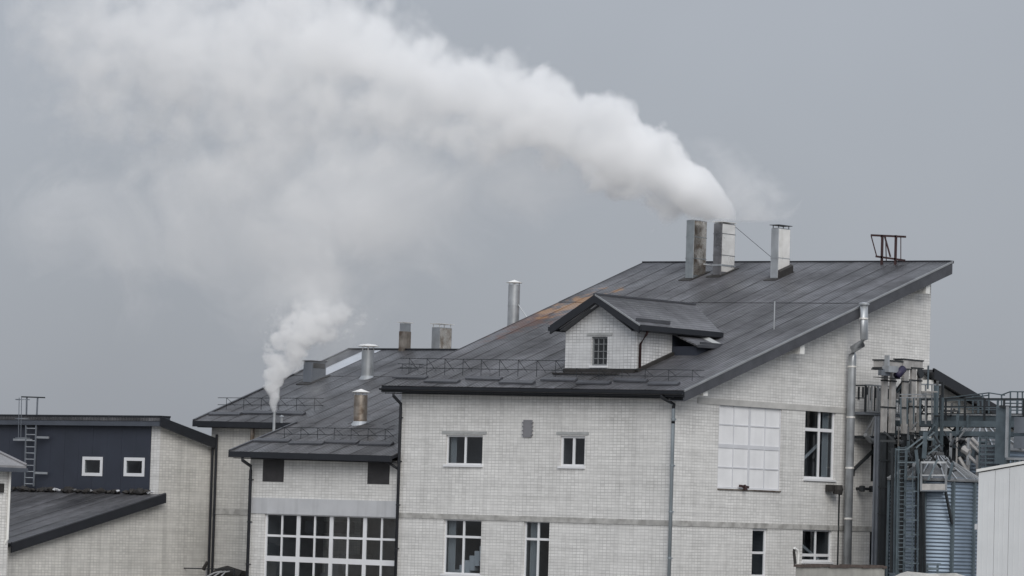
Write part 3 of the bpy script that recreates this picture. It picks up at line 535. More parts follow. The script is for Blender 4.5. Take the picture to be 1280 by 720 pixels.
# ---------------- chimneys on the main slope
def box_chimney(parent, fn, xe, yb, yt, wl, wr, m_, label, cap=None, mside=None, base=.0, back=None):
    """xe = sight line of the near vertical edge; wl / wr = seen widths of the -y and +x faces"""
    p = fn(xe, yb); dep = (p - CAM).dot(FW); s_ = FPX / dep; wx, wy = wl / s_ / cos(YAW), wr / s_ / sin(YAW)
    zt = at(xe, yt, 1, p.y).z; x0, x1, y0_, y1_ = p.x - wx, p.x, p.y, p.y + wy
    q = MB(); e = .012
    q.box(x0, x1, y0_, y1_, p.z - 1.2, zt)
    o = q.build('chimney', m_, parent, label)
    bm_ = bmesh.new(); bm_.from_mesh(o.data); bmesh.ops.bevel(bm_, geom=bm_.edges[:], offset=.012, segments=1, affect='EDGES'); bm_.to_mesh(o.data); bm_.free()
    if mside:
        q = MB(); q.box(x1, x1 + .006, y0_ + .03, y1_ - .03, p.z + .25, zt - .03); q.build('face_tone_sheet', mside, o)  # thin overlay toning the right face; the bright one stands in for sky reflection
    q = MB(); q.box(x0 + .05, x1 - .05, y0_ + .05, y1_ - .05, zt, zt + .012); q.build('flue_mouth', SOOT, o)
    H = zt - p.z; k = 1
    while k * 1.0 < H - .4:
        q = MB(); q.box(x0 - e, x1 + e, y0_ - e, y1_ + e, p.z + k, p.z + k + .035); q.build('seam_band', m_, o); k += 1
    if cap:
        ch, ov, cm = cap; q = MB(); q.box(x0 - ov, x1 + ov, y0_ - ov, y1_ + ov, zt + ch, zt + ch + .03); q.build('cap', cm, o)
        q = MB()
        for a in (x0 + .06, x1 - .06):
            for b2 in (y0_ + .06, y1_ - .06): q.bar((a, b2, zt), (a, b2, zt + ch), .03)
        q.build('cap_posts', cm, o)
    # soaked apron lying on the roof around the foot
    q = MB(); rz = lambda x, y: V((x, y, fnz(x, y) + .1))
    fnz = roofz if fn is onroof else annz
    q.slab([rz(x0 - .12, y0_ - .35), rz(x1 + .16, y0_ - .35), rz(x1 + .16, y1_ + .15), rz(x0 - .12, y1_ + .15)], .09)
    if base: q.slab([rz(x1 + .005, y0_) + V((0, 0, base)), rz(x1 + .13, y0_) + V((0, 0, base * .8)), rz(x1 + .13, y1_ + .1) + V((0, 0, base * .8)), rz(x1 + .005, y1_ + .1) + V((0, 0, base))], base)
    q.build('apron_flashing', SOOT, o)
    return o, (x0, x1, y0_, y1_, p.z, zt)
c1o, c1 = box_chimney(mb, onroof, 866, 350, 275, 9.5, 17, GALV_L, 'dirty stainless chimney at the left of the ridge trio', mside=STEEL)
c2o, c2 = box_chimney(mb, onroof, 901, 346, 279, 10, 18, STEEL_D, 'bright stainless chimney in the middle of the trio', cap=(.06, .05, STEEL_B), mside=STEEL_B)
c3o, c3 = box_chimney(mb, onroof, 972, 350, 285, 9, 16, GALV, 'bright box chimney at the right of the ridge trio under a raised plate', cap=(.13, .06, TRIM_L), mside=STEEL_B, base=.35)
q = MB(); q.bar((c1[1], c1[3] - .2, c1[5] - 2), (c2[0], c2[3] - .2, c2[5] - 1.95), .05); q.box(c2[0] - .03, c2[1] + .03, c2[2] - .03, c2[3] + .03, c2[5] - 1.98, c2[5] - 1.9); q.build('tie_bar', GALV, mb)
q = MB(); q.tube([V((c2[1], c2[3], c2[5] - .1)), V((c3[0], c3[2], c3[5] - 1.3))], .012, 5); q.build('guy_wire', TRIM, mb)
p = onroof(967.5, 413); q = MB(); q.tube([p, p + V((0, 0, 1.25))], .03, 6); q.build('roof_rod', GALV, mb)
# red ladder hoop on the ridge
pp = lambda x, y, dy_=0: at(x, y, 1, BR.y - .5 + dy_)
hl = thing('roof_hatch_frame', 'dark red welded steel ladder frame standing on the far end of the ridge', 'steel frame', pp(1112, 330))
q = MB()
for x in (1102, 1119): q.bar(pp(x, 334), pp(x + 1, 294), .09)
q.build('post', RUST, hl)
q = MB()
q.bar(pp(1089, 294), pp(1132, 296), .09); q.bar(pp(1095, 320.5), pp(1131, 325.5), .09); q.build('rail', RUST, hl)
q = MB(); q.bar(pp(1106, 296), pp(1113, 321), .06); q.bar(pp(1089, 295), pp(1096, 321), .04); q.bar(pp(1126, 296), pp(1126, 326), .03); q.bar(pp(1107, 296, 1), pp(1108, 330, 1), .035); q.bar(pp(1102, 296), pp(1101, 296, 1.2), .05); q.bar(pp(1119, 296), pp(1118, 296, 1.2), .05); q.build('brace', RUST, hl)

# snow guards (rails on triangular brackets) near the eave, snow stop plates
def snow_guard(parent, fn, x0, y0_, x1, y1_, n, hgt=.75):
    q = MB(); a, b_ = fn(x0, y0_), fn(x1, y1_)
    for k in range(n):
        p = a.lerp(b_, (k + .5) / n); t = p + V((0, 0, hgt)); q.tube([p, t], .013, 5); q.tube([t, p + V((0, .75, .15))], .011, 5)
    for h in (hgt, hgt * .45): q.tube([a + V((0, 0, h)), b_ + V((0, 0, h))], .015, 5)
    q.build('snow_guard', BLUE_D, parent)
def snow_stop(parent, fn, x0, y0_, x1, y1_):
    a, b_ = fn(x0, y0_), fn(x1, y1_); q = MB(); q.hexa([a + V((0, -.1, .03)), b_ + V((0, -.1, .03)), b_ + V((0, .16, .12)), a + V((0, .16, .12))], [a + V((0, -.1, .1)), b_ + V((0, -.1, .1)), b_ + V((0, .1, .21)), a + V((0, .1, .21))]); q.build('snow_stop', TRIM_L, parent)
snow_guard(mb, onroof, 500, 469, 706, 473, 9)
snow_guard(mb, onroof, 706, 475, 880, 478, 6, .5)
for a in ((492, 474, 533, 475), (531, 479, 573, 480), (583, 475.5, 626, 477), (625, 480.5, 667, 481.5), (677, 477, 720, 478), (721, 481, 762, 482), (768, 478, 808, 479.5), (811, 482.5, 848, 483)): snow_stop(mb, onroof, *a)
# low walkway step left of dormer foot
q = MB(); p = at(706, 466, 1, DY - .3); q.bar((dx0 - .3, DY - .35, roofz(dx0, DY - .35) + .06), (dx1 - .6, DY - .35, roofz(dx1, DY - .35) + .06), .3, .06); q.build('foot_board', SOOT, mb)

# ================================================================== annex to the left
AY = .1
ab0, ab1 = at(288, 565, 1, -.5), at(495, 571, 1, -.5)
PT = radians(18.3); an = V((ab1 - ab0)).cross(V((0, cos(PT), sin(PT)))).normalized()
def onann(px, py): return onp(px, py, ab0, an)
def annz(x, y): return ab0.z - (an.x * (x - ab0.x) + an.y * (y - ab0.y)) / an.z
ax = thing('annex_building', 'lower white brick annex with stepped dark roof and a huge gridded window', 'building', (-22, 6, 0))
cE0 = onann(243, 527); CY = cE0.y; cRL = onann(437, 438); 
cR1 = V((XL + .02, cRL.y, annz(XL, cRL.y)))
bxl = ab0.x; CW = CY + .5
# slopes as two decks
q = MB(); z_ = lambda x, y: V((x, y, annz(x, y)))
B0, B1, B2, B3 = z_(bxl, -.5), z_(XL - .02, -.5), z_(XL - .02, CY), z_(bxl + .0, CY)
q.slab([B0, B1, B2, B3], .12); arf = q.build('roof', TRIM, ax)
K0, K1, K2, K3 = z_(cE0.x, CY), z_(XL - .02, CY), z_(XL - .02, cRL.y), z_(cRL.x, cRL.y)
q = MB(); q.slab([K0, K1, K2, K3], .12); arc = q.build('roof', TRIM, ax)
roof_panels(arf, B0, B1, B2, B3, 8, [], ROOF2)
roof_panels(arc, K0, K1, K2, K3, 15, [.62], ROOF2, alt=(lambda i, r: i == 1 and r == 1, SKYL))
for a, b_, m_ in ((B0, B1, 1), (K0, z_(bxl + .1, CY), 1)):
    q = MB(); q.bar(a + V((0, -.05, -.1)), b_ + V((0, -.05, -.1)), .16, .26); q.build('gutter', TRIM, ax)
for a, b_ in ((B0, B3), (K0, K3)):
    q = MB(); q.bar(a + V((-.04, 0, -.03)), b_ + V((-.04, 0, -.03)), .1, .26); q.bar(a + V((-.02, 0, .1)), b_ + V((-.02, 0, .1)), .12, .04); q.build('verge_flashing', TRIM_L, ax)
q = MB(); q.bar(K3 + V((0, 0, .05)), K2 + V((0, 0, .05)), .3, .12); q.build('ridge_cap', TRIM, ax)
q = MB(); q.slab([B0 + V((.1, .1, -.24)), B1 + V((0, .1, -.24)), V((XL, AY, B1.z - .24)), V((B0.x + .1, AY, B0.z - .24))], .04); q.slab([K0 + V((.1, .1, -.22)), K1 + V((0, .1, -.22)), V((XL, CW, K1.z - .22)), V((K0.x + .1, CW, K0.z - .22))], .04); q.build('soffit', TRIM, ax)
ar = lambda *a: rect(1, AY, *a)
BX = at(311, 640, 1, AY).x
G1 = ar(329, 643, 495, 750); L1, L2 = ar(329, 571, 355, 602), ar(460, 574, 487, 605)
L1 = (L1[0], L1[1], L1[2], min(L1[3], B0.z - .3)); L2 = (L2[0], min(L2[1], XL - .25), L2[2], min(L2[3], B0.z - .3)); G1 = (G1[0], XL - .1, G1[2], G1[3])
wallmesh('y', AY, BX, XL - .01, 0, B0.z - .25, [G1], name='front_wall', material=BRICK, parent=ax)
for r_ in (L1, L2):
    q = MB(); pbox(q, 'y', AY, *r_, .0, .025); lv = q.build('louvre', LOUV, ax)
    q = MB(); n_ = int((r_[3] - r_[2]) / .1)
    for k in range(n_): pbox(q, 'y', AY, r_[0] + .04, r_[1] - .04, r_[2] + .03 + k * .1, r_[2] + .07 + k * .1, .025, .04)
    q.build('louvre_blades', LOUV, lv, kind='stuff')
zl0, zl1 = at(400, 644, 1, AY).z, at(400, 624, 1, AY).z
q = MB(); q.box(BX + .05, XL - .01, AY - .03, AY + .0, zl0, zl1); q.build('lintel_beam', CONC_L, ax)
# gridded window: four modules of two columns
wd = (G1[1] - G1[0]); vs = []
for k in range(1, 8): vs.append((G1[0] + wd * k / 8, .2 if k % 2 == 0 else .09))
zt = G1[3]; h1_, h2_, h3_ = at(400, 671.5, 1, AY).z, at(400, 700.5, 1, AY).z, at(400, 728, 1, AY).z
window(ax, 'y', AY, *G1, vs=vs, hs=[(h3_, .09), (h2_, .24), (h1_, .1)], fw=.1, sill=False, room=5, label='huge white-framed grid window filling the annex front')
q = MB(); rr = random.Random(3)
for k in range(9):
    s_ = G1[0] + wd * rr.uniform(.05, .9); z0_ = G1[3] - rr.uniform(.3, 3); q.box(s_, s_ + rr.uniform(.3, .9), AY + rr.uniform(1, 4), AY + 4.5, z0_ - rr.uniform(.3, 1.2), z0_)
q.build('machinery', GREYB, ax)
# walls of the set-back part and sides
CX = at(262.5, 600, 1, CW).x
wallmesh('y', CW, CX, BX + 3, 0, annz(CX, CW) - .2, [], name='front_wall', material=BRICK_G, parent=ax)
q = MB(); q.quad((BX, AY, 0), (BX, CW, 0), (BX, CW, annz(BX, CW) - .1), (BX, AY, annz(BX, AY) - .1)); q.build('side_wall', BRICK, ax)
q = MB(); q.quad((CX, CW, 0), (CX, cRL.y, 0), (CX, cRL.y, annz(CX, cRL.y) - .1), (CX, CW, annz(CX, CW) - .1)); q.quad((CX, cRL.y, 0), (XL, cRL.y, 0), (XL, cRL.y, cR1.z - .1), (CX, cRL.y, cR1.z - .1)); q.build('side_wall', BRICK, ax)
zc = at(290, 639, 1, CW).z; q = MB(); q.box(CX, BX + 1, CW - .03, CW, zc - .16, zc + .1); q.build('floor_band', CONC, ax)
q = MB(); zz = at(505, 642, 1, AY).z; q.box(XL - 1.2, XL - .03, AY - .02, AY, zz - .0, zz + .001); q.b.free()
pa, pb_ = at(303, 573, 1, -.55), at(313.5, 585, 1, -.1)
downpipe(ax, [pa + V((0, 0, .05)), pa - V((0, 0, .08)), pb_ + V((0, 0, .08)), pb_ - V((0, 0, .12)), V((pb_.x, pb_.y, 0))], .075, TRIM, label='black downpipe at the left corner of the annex')
pa, pb_ = at(476, 573, 1, -.45), at(499, 587, 1, -.12); q = MB(); q.tube([pa, pa + V((.3, .1, -.15)), pb_], .06, 8); q.build('pipe_elbow', TRIM, ax, smooth=True)
pa = at(271, 543, 1, CW - .1); q = MB(); q.tube([V((pa.x, pa.y, pa.z)), V((pa.x, pa.y, 0))], .06, 8); q.build('downpipe', TRIM, ax, 'thin dark downpipe on the set-back wall')
snow_guard(ax, onann, 345, 549, 492, 552, 7, .55); snow_guard(ax, onann, 272, 513, 404, 514, 6, .6); snow_guard(ax, onann, 497, 465, 530, 466, 3, .4)
for a in ((318, 553, 362, 554), (362, 556.5, 404, 557), (407, 555, 447, 556), (449, 557.5, 490, 558)): snow_stop(ax, onann, *a)
for a in ((262, 520, 300, 520.5), (303, 518.5, 342, 519), (345, 519, 380, 520)): snow_stop(ax, onann, *a)
# annex flues
def round_flue(parent, base, top, r, m_, label, capt='cone', capm=None, gap=.15):
    q = MB(); q.lathe((base.x, base.y, base.z - .6), [(r, 0), (r, top - base.z + .6)], 20); o = q.build('flue', m_, parent, label, smooth=True)
    z = base.z + .5
    while z < top - .2:
        q = MB(); q.lathe((base.x, base.y, z), [(r, -.02), (r * 1.04, -.02), (r * 1.04, .02), (r, .02)], 20); q.build('seam_band', m_, o); z += .9
    q = MB(); q.lathe((base.x, base.y, top), [(r * .97, -.3), (.001, -.3)], 20); q.build('flue_mouth', SOOT, o)
    cm = capm or STEEL_B
    q = MB()
    if capt == 'cone': q.lathe((base.x, base.y, top + gap), [(r * 1.35, 0), (r * 1.38, .02), (.01, r * .55), (.01, 0), (r * 1.3, 0)], 20)
    else: q.lathe((base.x, base.y, top + gap), [(r * 1.7, 0), (r * 1.7, .03), (r * 1.2, .1), (.01, .14), (.01, 0), (r * 1.7, 0)], 20)
    q.build('cap', cm, o)
    q = MB()
    for k in range(4):
        a = pi / 4 + k * pi / 2; x_, y_ = base.x + cos(a) * r * .85, base.y + sin(a) * r * .85; q.bar((x_, y_, top - .05), (x_, y_, top + gap + .02), .03)
    q.build('cap_posts', cm, o)
    q = MB(); q.lathe((base.x, base.y, base.z), [(r, .12), (r * 1.35, -.05), (r * 1.5, -.18)], 20); q.build('collar', GALV, o)
    return o
b1 = onann(459, 473); round_flue(ax, b1, at(459, 438, 1, b1.y).z, .3, GALV, 'shiny round flue under a flat mushroom cap', 'flat', gap=.18)
b2 = onann(450, 530); round_flue(ax, b2, at(450, 494, 1, b2.y).z, .31, STEEL_R, 'brown rusty round flue under a cone cap', 'cone', gap=.12)
b3 = V((-18.9, 9, 0)); b3 = at(641, 420, 1, 10.0); round_flue(mb, b3, at(641, 356, 1, 10.0).z, .27, GALV, 'tall round grey flue rising behind the left verge', 'cone', gap=.08)
q = MB(); t_ = at(648, 381, 1, 10); q.tube([t_, onroof(659, 397)], .025, 6); q.build('guy_strut', GALV, mb)
q = MB(); q.lathe((b3.x, b3.y, 0), [(.26, 3), (.26, b3.z)], 12); q.build('flue', GALV, mb)
bx, _ = box_chimney(ax, onann, 389, 480, 452, 11, 17, GALV_D, 'squat blue grey roof vent with a dark mouth')
q = MB(); x0, x1, y0_, y1_, zb_, zt_ = _; q.box(x0 - .06, x1 + .06, y0_ - .06, y1_ + .06, zt_ + .012, zt_ + .06); q.build('cap', TRIM, bx); q = MB(); q.box(x1, x1 + .02, y0_ + .1, y1_ - .1, zt_ - .3, zt_ - .06); q.build('vent_slot', SOOT, bx)
def ridge_box(xe, yb, yt, wl, wr, dy_, m_, label, cap, ms=None):
    p = at(xe, yb, 1, cRL.y + dy_); s_ = FPX / (p - CAM).dot(FW); wx, wy = wl / s_ / cos(YAW), wr / s_ / sin(YAW); zt = at(xe, yt, 1, p.y).z
    q = MB(); q.box(p.x - wx, p.x, p.y, p.y + wy, p.z - 2.5, zt); o = q.build('chimney', m_, ax, label)
    if ms: q = MB(); q.box(p.x, p.x + .006, p.y + .03, p.y + wy - .03, p.z - 2, zt - .03); q.build('face_tone_sheet', ms, o)
    q = MB(); q.box(p.x - wx - .08, p.x + .08, p.y - .08, p.y + wy + .08, zt + cap, zt + cap + .035); q.build('cap', STEEL_B, o)
    q = MB(); 
    for a in (p.x - wx + .05, p.x - .05):
        for b_ in (p.y + .05, p.y + wy - .05): q.bar((a, b_, zt - .05), (a, b_, zt + cap), .03)
    q.build('cap_posts', STEEL_B, o); return o, (p.x - wx, p.x, p.y, p.y + wy, zt)
o_, d4 = ridge_box(504, 436, 414, 6, 9, -.3, STEEL_R, 'slim rusty box chimney with a mesh collar', .42, None)
q = MB(); q.box(d4[0] + .02, d4[1] - .02, d4[2] + .02, d4[3] - .02, d4[4], d4[4] + .38); q.build('mesh_collar', GALV, o_)
ridge_box(549, 436, 409, 10, 15, 1.2, GALV, 'wide box chimney with a raised lid beyond the ridge', .16, STEEL)
p = onann(342.5, 535); q = MB(); q.tube([p - V((0, 0, .3)), V((p.x, p.y, at(342.5, 515, 1, p.y).z))], .07, 10); q.build('steam_pipe', GALV, ax, 'thin pale pipe letting off steam'); SP = V((p.x, p.y, at(342.5, 515, 1, p.y).z))
p = onann(352, 530); q = MB(); q.tube([p - V((0, 0, .3)), p + V((0, 0, .3))], .06, 8); q.lathe(p + V((0, 0, .34)), [(.12, 0), (.01, .08)], 8); q.build('vent_pipe', GALV, ax)
q = MB(); p = at(316, 530, 1, CW - .25); q.tube([p + V((0, 0, -.0)), V((p.x, p.y, p.z - 1.0))], .1, 8); q.build('vent_pipe', STEEL_R, ax)

# ================================================================== navy building on the left
XA = at(264, 600, 1, CW).x; YA = at(200, 560, 0, XA).y; YF = at(8, 690, 0, XA).y
nv = thing('navy_building', 'low building with navy clad front, pale brick side and roof falling to the rear', 'building', (XA - 6, (YA + CW) / 2, 0))
ZT = at(200, 524, 0, XA).z; be = at(271, 548, 0, XA + .35)
znb = at(100, 533, 1, YA).z; sl_ = (at(266, 549, 0, XA).z - ZT) / (CW - YA)
ne = V((0, -sl_, 1)).normalized()
NW1, NW2 = rect(1, YA, 104, 571, 129, 595), rect(1, YA, 156, 572, 181.5, 595.5)
XN = at(188.5, 570, 1, YA).x
wallmesh('y', YA, XA - 40, XA, 0, ZT, [NW1, NW2], name='front_wall', material=BRICK, parent=nv)
# navy cladding boards, each its own sheet
zcl0, zcl1 = at(100, 616, 1, YA).z - 1, znb + .3
nb = 14; xs = [XA - 14 + (XN - XA + 14) * k / nb for k in range(nb + 1)]
for k in range(nb):
    a, b_ = xs[k] + .004, xs[k + 1] - .004; pieces = [(a, b_, zcl0, zcl1)]
    for h_ in (NW1, NW2):
        new = []
        for (u, v_, lo, hi) in pieces:
            if v_ <= h_[0] or u >= h_[1]: new.append((u, v_, lo, hi)); continue
            new += [(u, v_, lo, h_[2]), (u, v_, h_[3], hi)]
            if u < h_[0]: new.append((u, h_[0], h_[2], h_[3]))
            if v_ > h_[1]: new.append((h_[1], v_, h_[2], h_[3]))
        pieces = new
    q = MB()
    for (u, v_, lo, hi) in pieces: q.box(u, v_, YA - .04 - .003 * (k % 2), YA - .001, lo, hi)
    q.build('cladding_sheet', NAVY, nv)
for h_, lb in ((NW1, 'left small square window in thick white frame'), (NW2, 'right small square window in thick white frame')): window(nv, 'y', YA, *h_, fw=.15, depth=.0, room=1, sill=False, label=lb)
zpt = at(100, 518.5, 1, YA - .3).z; zp2 = at(203, 521.5, 1, YA - .3).z
q = MB(); q.box(XA - 40, XA + .3, YA - .35, YA + .3, zp2 - .42, zp2); q.build('fascia', NAVY_L, nv)
q = MB(); q.box(XA - 40, XA + .34, YA - .4, YA + .3, zp2, zp2 + .07); q.build('fascia_cap', TRIM, nv)
e0, e1 = V((XA + .3, YA - .38, zp2 + .02)), V((XA + .3, be.y, at(271, 548, 0, XA + .3).z))
q = MB(); q.hexa([e0, e1, e1 - V((0, 0, .5)), e0 - V((0, 0, .45))], [e0 + V((.07, 0, 0)), e1 + V((.07, 0, 0)), e1 + V((.07, 0, -.5)), e0 + V((.07, 0, -.45))]); q.build('barge_board', TRIM, nv)
q = MB(); q.slab([e0 - V((40, 0, .05)), e0 + V((-.0, 0, -.05)), e1 + V((0, 0, -.05)), e1 - V((40, 0, .05))], .15); q.build('roof', ROOF2, nv)
q = MB(); q.slab([e0 + V((-.3, .4, -.4)), e0 + V((0, .4, -.4)), e1 + V((0, 0, -.42)), e1 + V((-.3, 0, -.42))], .05); q.build('soffit', CONC_L, nv)
q = MB(); q.tube([V((XA + .2, e1.y - .1, e1.z - .4)), V((XA + .2, e1.y - .1, 0))], .06, 8); q.build('downpipe', TRIM, nv)
cutA = [(V((XA, YA, zp2 - .25)), V((0, -(e1.z - e0.z) / (e1.y - e0.y), 1)).normalized())]
wallmesh('x', XA, YF, CW - .02, 0, ZT + 1, [], cutA, name='side_wall', material=BRICK_G, parent=nv)
# lean-to roof in front
l0, l1 = at(14, 680, 0, XA + .35), at(206, 618, 0, XA + .35)
# trim the side wall below the lean-to verge by its own roof planes: rebuild as two pieces
ls = (l1.z - l0.z) / (l1.y - l0.y)
o = [c for c in nv.children if c.name.startswith('side_wall')][0]; bpy.data.objects.remove(o)
wallmesh('x', XA, YA, CW - .02, 0, ZT + 1, [], cutA, name='side_wall', material=BRICK_G, parent=nv)
wallmesh('x', XA, YF, YA, 0, ZT + 1, [], [(V((XA, l0.y, l0.z - .2)), V((0, -ls, 1)).normalized())], name='side_wall', material=BRICK_G, parent=nv)
q = MB(); q.quad((XA - 40, YF, 0), (XA, YF, 0), (XA, YF, l0.z - .2 + (YF - l0.y) * ls), (XA - 40, YF, l0.z - .2 + (YF - l0.y) * ls)); q.build('front_wall', BRICK_G, nv)
ly1 = YA - .05; lt0 = V((XA + .33, l0.y, l0.z)); lt1 = V((XA + .33, ly1, l0.z + (ly1 - l0.y) * ls))
q = MB(); q.slab([lt0 - V((30, 0, 0)), lt0, lt1, lt1 - V((30, 0, 0))], .1); lr = q.build('lean_to_roof', TRIM, nv)
roof_panels(lr, lt0 - V((22, 0, 0)), lt0, lt1, lt1 - V((22, 0, 0)), 20, [], ROOF2)
q = MB(); e_ = l1 + V((0, 0, .03)); s_ = lt0 + V((0, 0, .03)); q.hexa([s_, e_, e_ - V((0, 0, .42)), s_ - V((0, 0, .42))], [s_ + V((.07, 0, 0)), e_ + V((.07, 0, 0)), e_ + V((.07, 0, -.42)), s_ + V((.07, 0, -.42))]); q.build('barge_board', TRIM, nv)
q = MB(); q.box(XA, XA + .4, l1.y - .02, l1.y + .06, l1.z - .4, l1.z + .02); q.build('barge_end', TRIM, nv)
q = MB(); q.hexa([s_ + V((0, 0, .05)), e_ + V((0, 0, .05)), e_ + V((0, 0, 0)), s_ + V((0, 0, 0))], [s_ + V((.09, 0, .05)), e_ + V((.09, 0, .05)), e_ + V((.09, 0, 0)), s_ + V((.09, 0, 0))]); q.build('verge_flashing', TRIM_L, nv)
# crumpled membrane along the top of the lean-to
rr = random.Random(11); bm_ = MB(); bm2 = MB()
xx = XA - 13.5
while xx < XA + .1:
    s_ = rr.uniform(.1, .22); p = V((xx, YA - .22 - rr.uniform(0, .12), lt1.z + .1 + rr.uniform(-.03, .03)))
    mtx = Matrix.Translation(p) @ Matrix.Rotation(rr.uniform(0, 3), 4, 'Z') @ Matrix.Rotation(rr.uniform(0, 1), 4, 'X') @ Matrix.Diagonal((s_ * 1.5, s_, s_ * .8, 1))
    t = bm2 if rr.random() < .17 else bm_
    if t is bm2: mtx = Matrix.Translation(p + V((0, -.12, .03))) @ Matrix.Diagonal((.12, .06, .05, 1))
    vs_ = bmesh.ops.create_icosphere(t.b, subdivisions=1, radius=1, matrix=mtx)['verts']
    for v_ in vs_: v_.co += V((rr.uniform(-.04, .04), rr.uniform(-.04, .04), rr.uniform(-.04, .04)))
    xx += rr.uniform(.12, .4)
bm_.build('crumpled_flashing', SOOT, nv, kind='stuff'); bm2.build('pale_flecks', CONC_L, nv, kind='stuff')  # dark lumps, with small pale flecks in front of them

# roof ladder with hoops
ld = thing('roof_ladder', 'narrow grey steel ladder with hoops climbing the navy wall past the roof edge', 'ladder', at(40, 612, 1, YA - .3))
LP = lambda x, y, d=.3: at(x, y, 1, YA - d)
for xa, xb in ((33.5, 31), (47, 42)):
    q = MB(); q.bar(LP(xa, 497), LP(xb, 608), .07, .05); q.build('stile', GALV_D, ld)
for k in range(12):
    y = 520 + k * 7.7; t = (y - 497) / 111; q = MB(); q.tube([LP(33.5 - 2.5 * t, y), LP(47 - 5 * t, y + .3)], .025, 6); q.build('rung', GALV, ld)
q = MB(); q.bar(LP(27, 496), LP(56, 497), .06); q.bar(LP(24, 519), LP(52, 519.5), .07); q.bar(LP(47, 497), LP(47, 497, -1.2), .05); q.bar(LP(33.5, 497), LP(33.5, 497, -1.2), .05); q.build('top_rail', BLUE_D, ld)
for y, x0, x1 in ((549.5, 17, 40), (546.5, 45, 61), (591, 44, 59)):
    q = MB(); q.bar(LP(x0, y, .25), LP(x1, y + .5, .25), .06, .1); q.build('bracket', GALV, ld)
for k in range(3):
    y = 500 + k * 24; q = MB(); c = LP(38, y, .3); q.lathe(c + V((-.1, -.35, 0)), [(.37, -.02), (.39, -.02), (.39, .02), (.37, .02)], 16, -pi * 1.1, .1); q.build('hoop', GALV_D, ld)
q = MB()
for x in (24, 27): q.bar(LP(x, 497, .7), LP(x - 1, 548, .7), .025)
q.build('hoop_strip', GALV_D, ld)

# ================================================================== house at the far left edge
xh = at(12, 620, 1, YF - 1.5).x; yh = YF - 1.5
hs = thing('neighbour_house', 'cream brick house cut off by the left edge, with pale grey roof', 'house', (xh - 5, yh - 4, 0))
zh = at(20, 584, 1, yh).z
q = MB(); q.box(xh - 14, xh, yh - 9, yh, 0, zh - .1); q.build('wall', BRICK, hs)
e_ = at(33, 582.5, 1, yh + .45); tp = at(0, 557, 1, yh + .45)
q = MB(); x1 = e_.x; sl2 = (tp.z - e_.z) / (e_.x - tp.x); mx_ = x1 - 8
q.slab([V((x1, yh - 9.5, e_.z)), V((x1, yh + .45, e_.z)), V((mx_, yh + .45 - 4.9, e_.z + 8 * sl2)), V((mx_, yh - 5, e_.z + 8 * sl2))], .1)
q.slab([V((x1, yh - 9.5, e_.z)), V((mx_, yh - 5, e_.z + 8 * sl2)), V((mx_ - 8, yh - 9.5, e_.z))], .1)
q.slab([V((x1, yh + .45, e_.z)), V((mx_ - 8, yh + .45, e_.z)), V((mx_, yh - 4.5, e_.z + 8 * sl2))], .1)
q.build('roof', FARROOF, hs)
q = MB(); q.box(xh - 14, x1 + .06, yh - 9.6, yh + .5, e_.z - .28, e_.z - .1); q.build('eave_box', NAVY_L, hs)
q = MB(); q.tube([V((x1, yh + .45, e_.z + .05)), V((mx_, yh - 4.45, e_.z + 8 * sl2 + .05))], .07, 6); q.build('hip_cap', GREYB, hs)
q = MB(); z_b = at(12, 686, 1, yh).z; q.tube([V((xh + .08, yh - .1, zh)), V((xh + .06, yh - .1, z_b + .4)), V((xh - .1, yh - .3, z_b))], .06, 8); q.build('downpipe', WHITE, hs)
p = at(2, 610, 0, xh + .06); q = MB(); q.box(xh, xh + .1, p.y - .12, p.y + .12, p.z - .2, p.z + .2); q.build('wall_lamp', SOOT, hs)

# ================================================================== handrail and sheet bundle at the bottom left
yr_ = 2.0 if CW < 3 else CW - 2.5
RP = lambda x, y, dy_=0: at(x, y, 1, CW - 1.6 + dy_)
zpl = RP(240, 740).z
dk_ = thing('loading_dock', 'grey concrete dock slab beneath the pipe handrail', 'dock', (RP(240, 740).x, CW - 1.2, 0))
q = MB(); q.box(RP(172, 740).x, RP(305, 740).x, CW - 2.2, CW - .1, 0, zpl); q.build('slab', CONC, dk_)
hr = thing('handrail', 'thin dark pipe handrail with crowded short posts at its left end', 'handrail', RP(235, 738))
q = MB(); q.tube([RP(176, 711), RP(178, 708.5), RP(258, 711), RP(292, 711.5), RP(293, 716)], .03, 6); q.build('top_rail', BLUE_D, hr)
for x in (179, 184, 189, 194, 198, 205, 258, 293):
    q = MB(); q.tube([RP(x, 709 + (x - 178) * .02), V((RP(x, 709).x, RP(x, 709).y, zpl))], .03, 6); q.build('post', BLUE_D if x % 2 else GREYB, hr)
q = MB(); p = RP(256.5, 706.5); q.tube([p - V((.1, 0, .2)), p + V((.12, 0, .16))], [.1, .06], 8); q.build('lamp_head', SOOT, hr)
bn = thing('tarpaulin_bundle', 'dark tarpaulin bundle with pale folds below the handrail', 'tarpaulin', RP(282, 738, .5))
q = MB(); a, b_ = RP(262, 722, .5), RP(304, 718, .5); q.tube([a - V((0, 0, .2)), a.lerp(b_, .25) + V((0, 0, .1)), a.lerp(b_, .55) + V((0, 0, .1)), b_ - V((0, 0, .1))], [.2, .3, .36, .28], 9); q.b.verts.ensure_lookup_table()
rr = random.Random(5)
for v_ in q.b.verts: v_.co += V((rr.uniform(-.05, .05), rr.uniform(-.05, .05), rr.uniform(-.04, .04)))
q.build('sheet', SOOT, bn)
for k in range(3):
    q = MB(); q.tube([RP(258 + 9 * k, 721, .1), RP(268 + 7 * k, 716 - k * .6, .1), RP(277 + 5 * k, 714, .1)], .035, 6); q.build('fold', CONC_L, bn)
for o in (bn,): o.location.z = o.location.z

# ================================================================== steel works on the right
SX = 1.0
def q1(px, py, x): return at(px, py, 0, x)
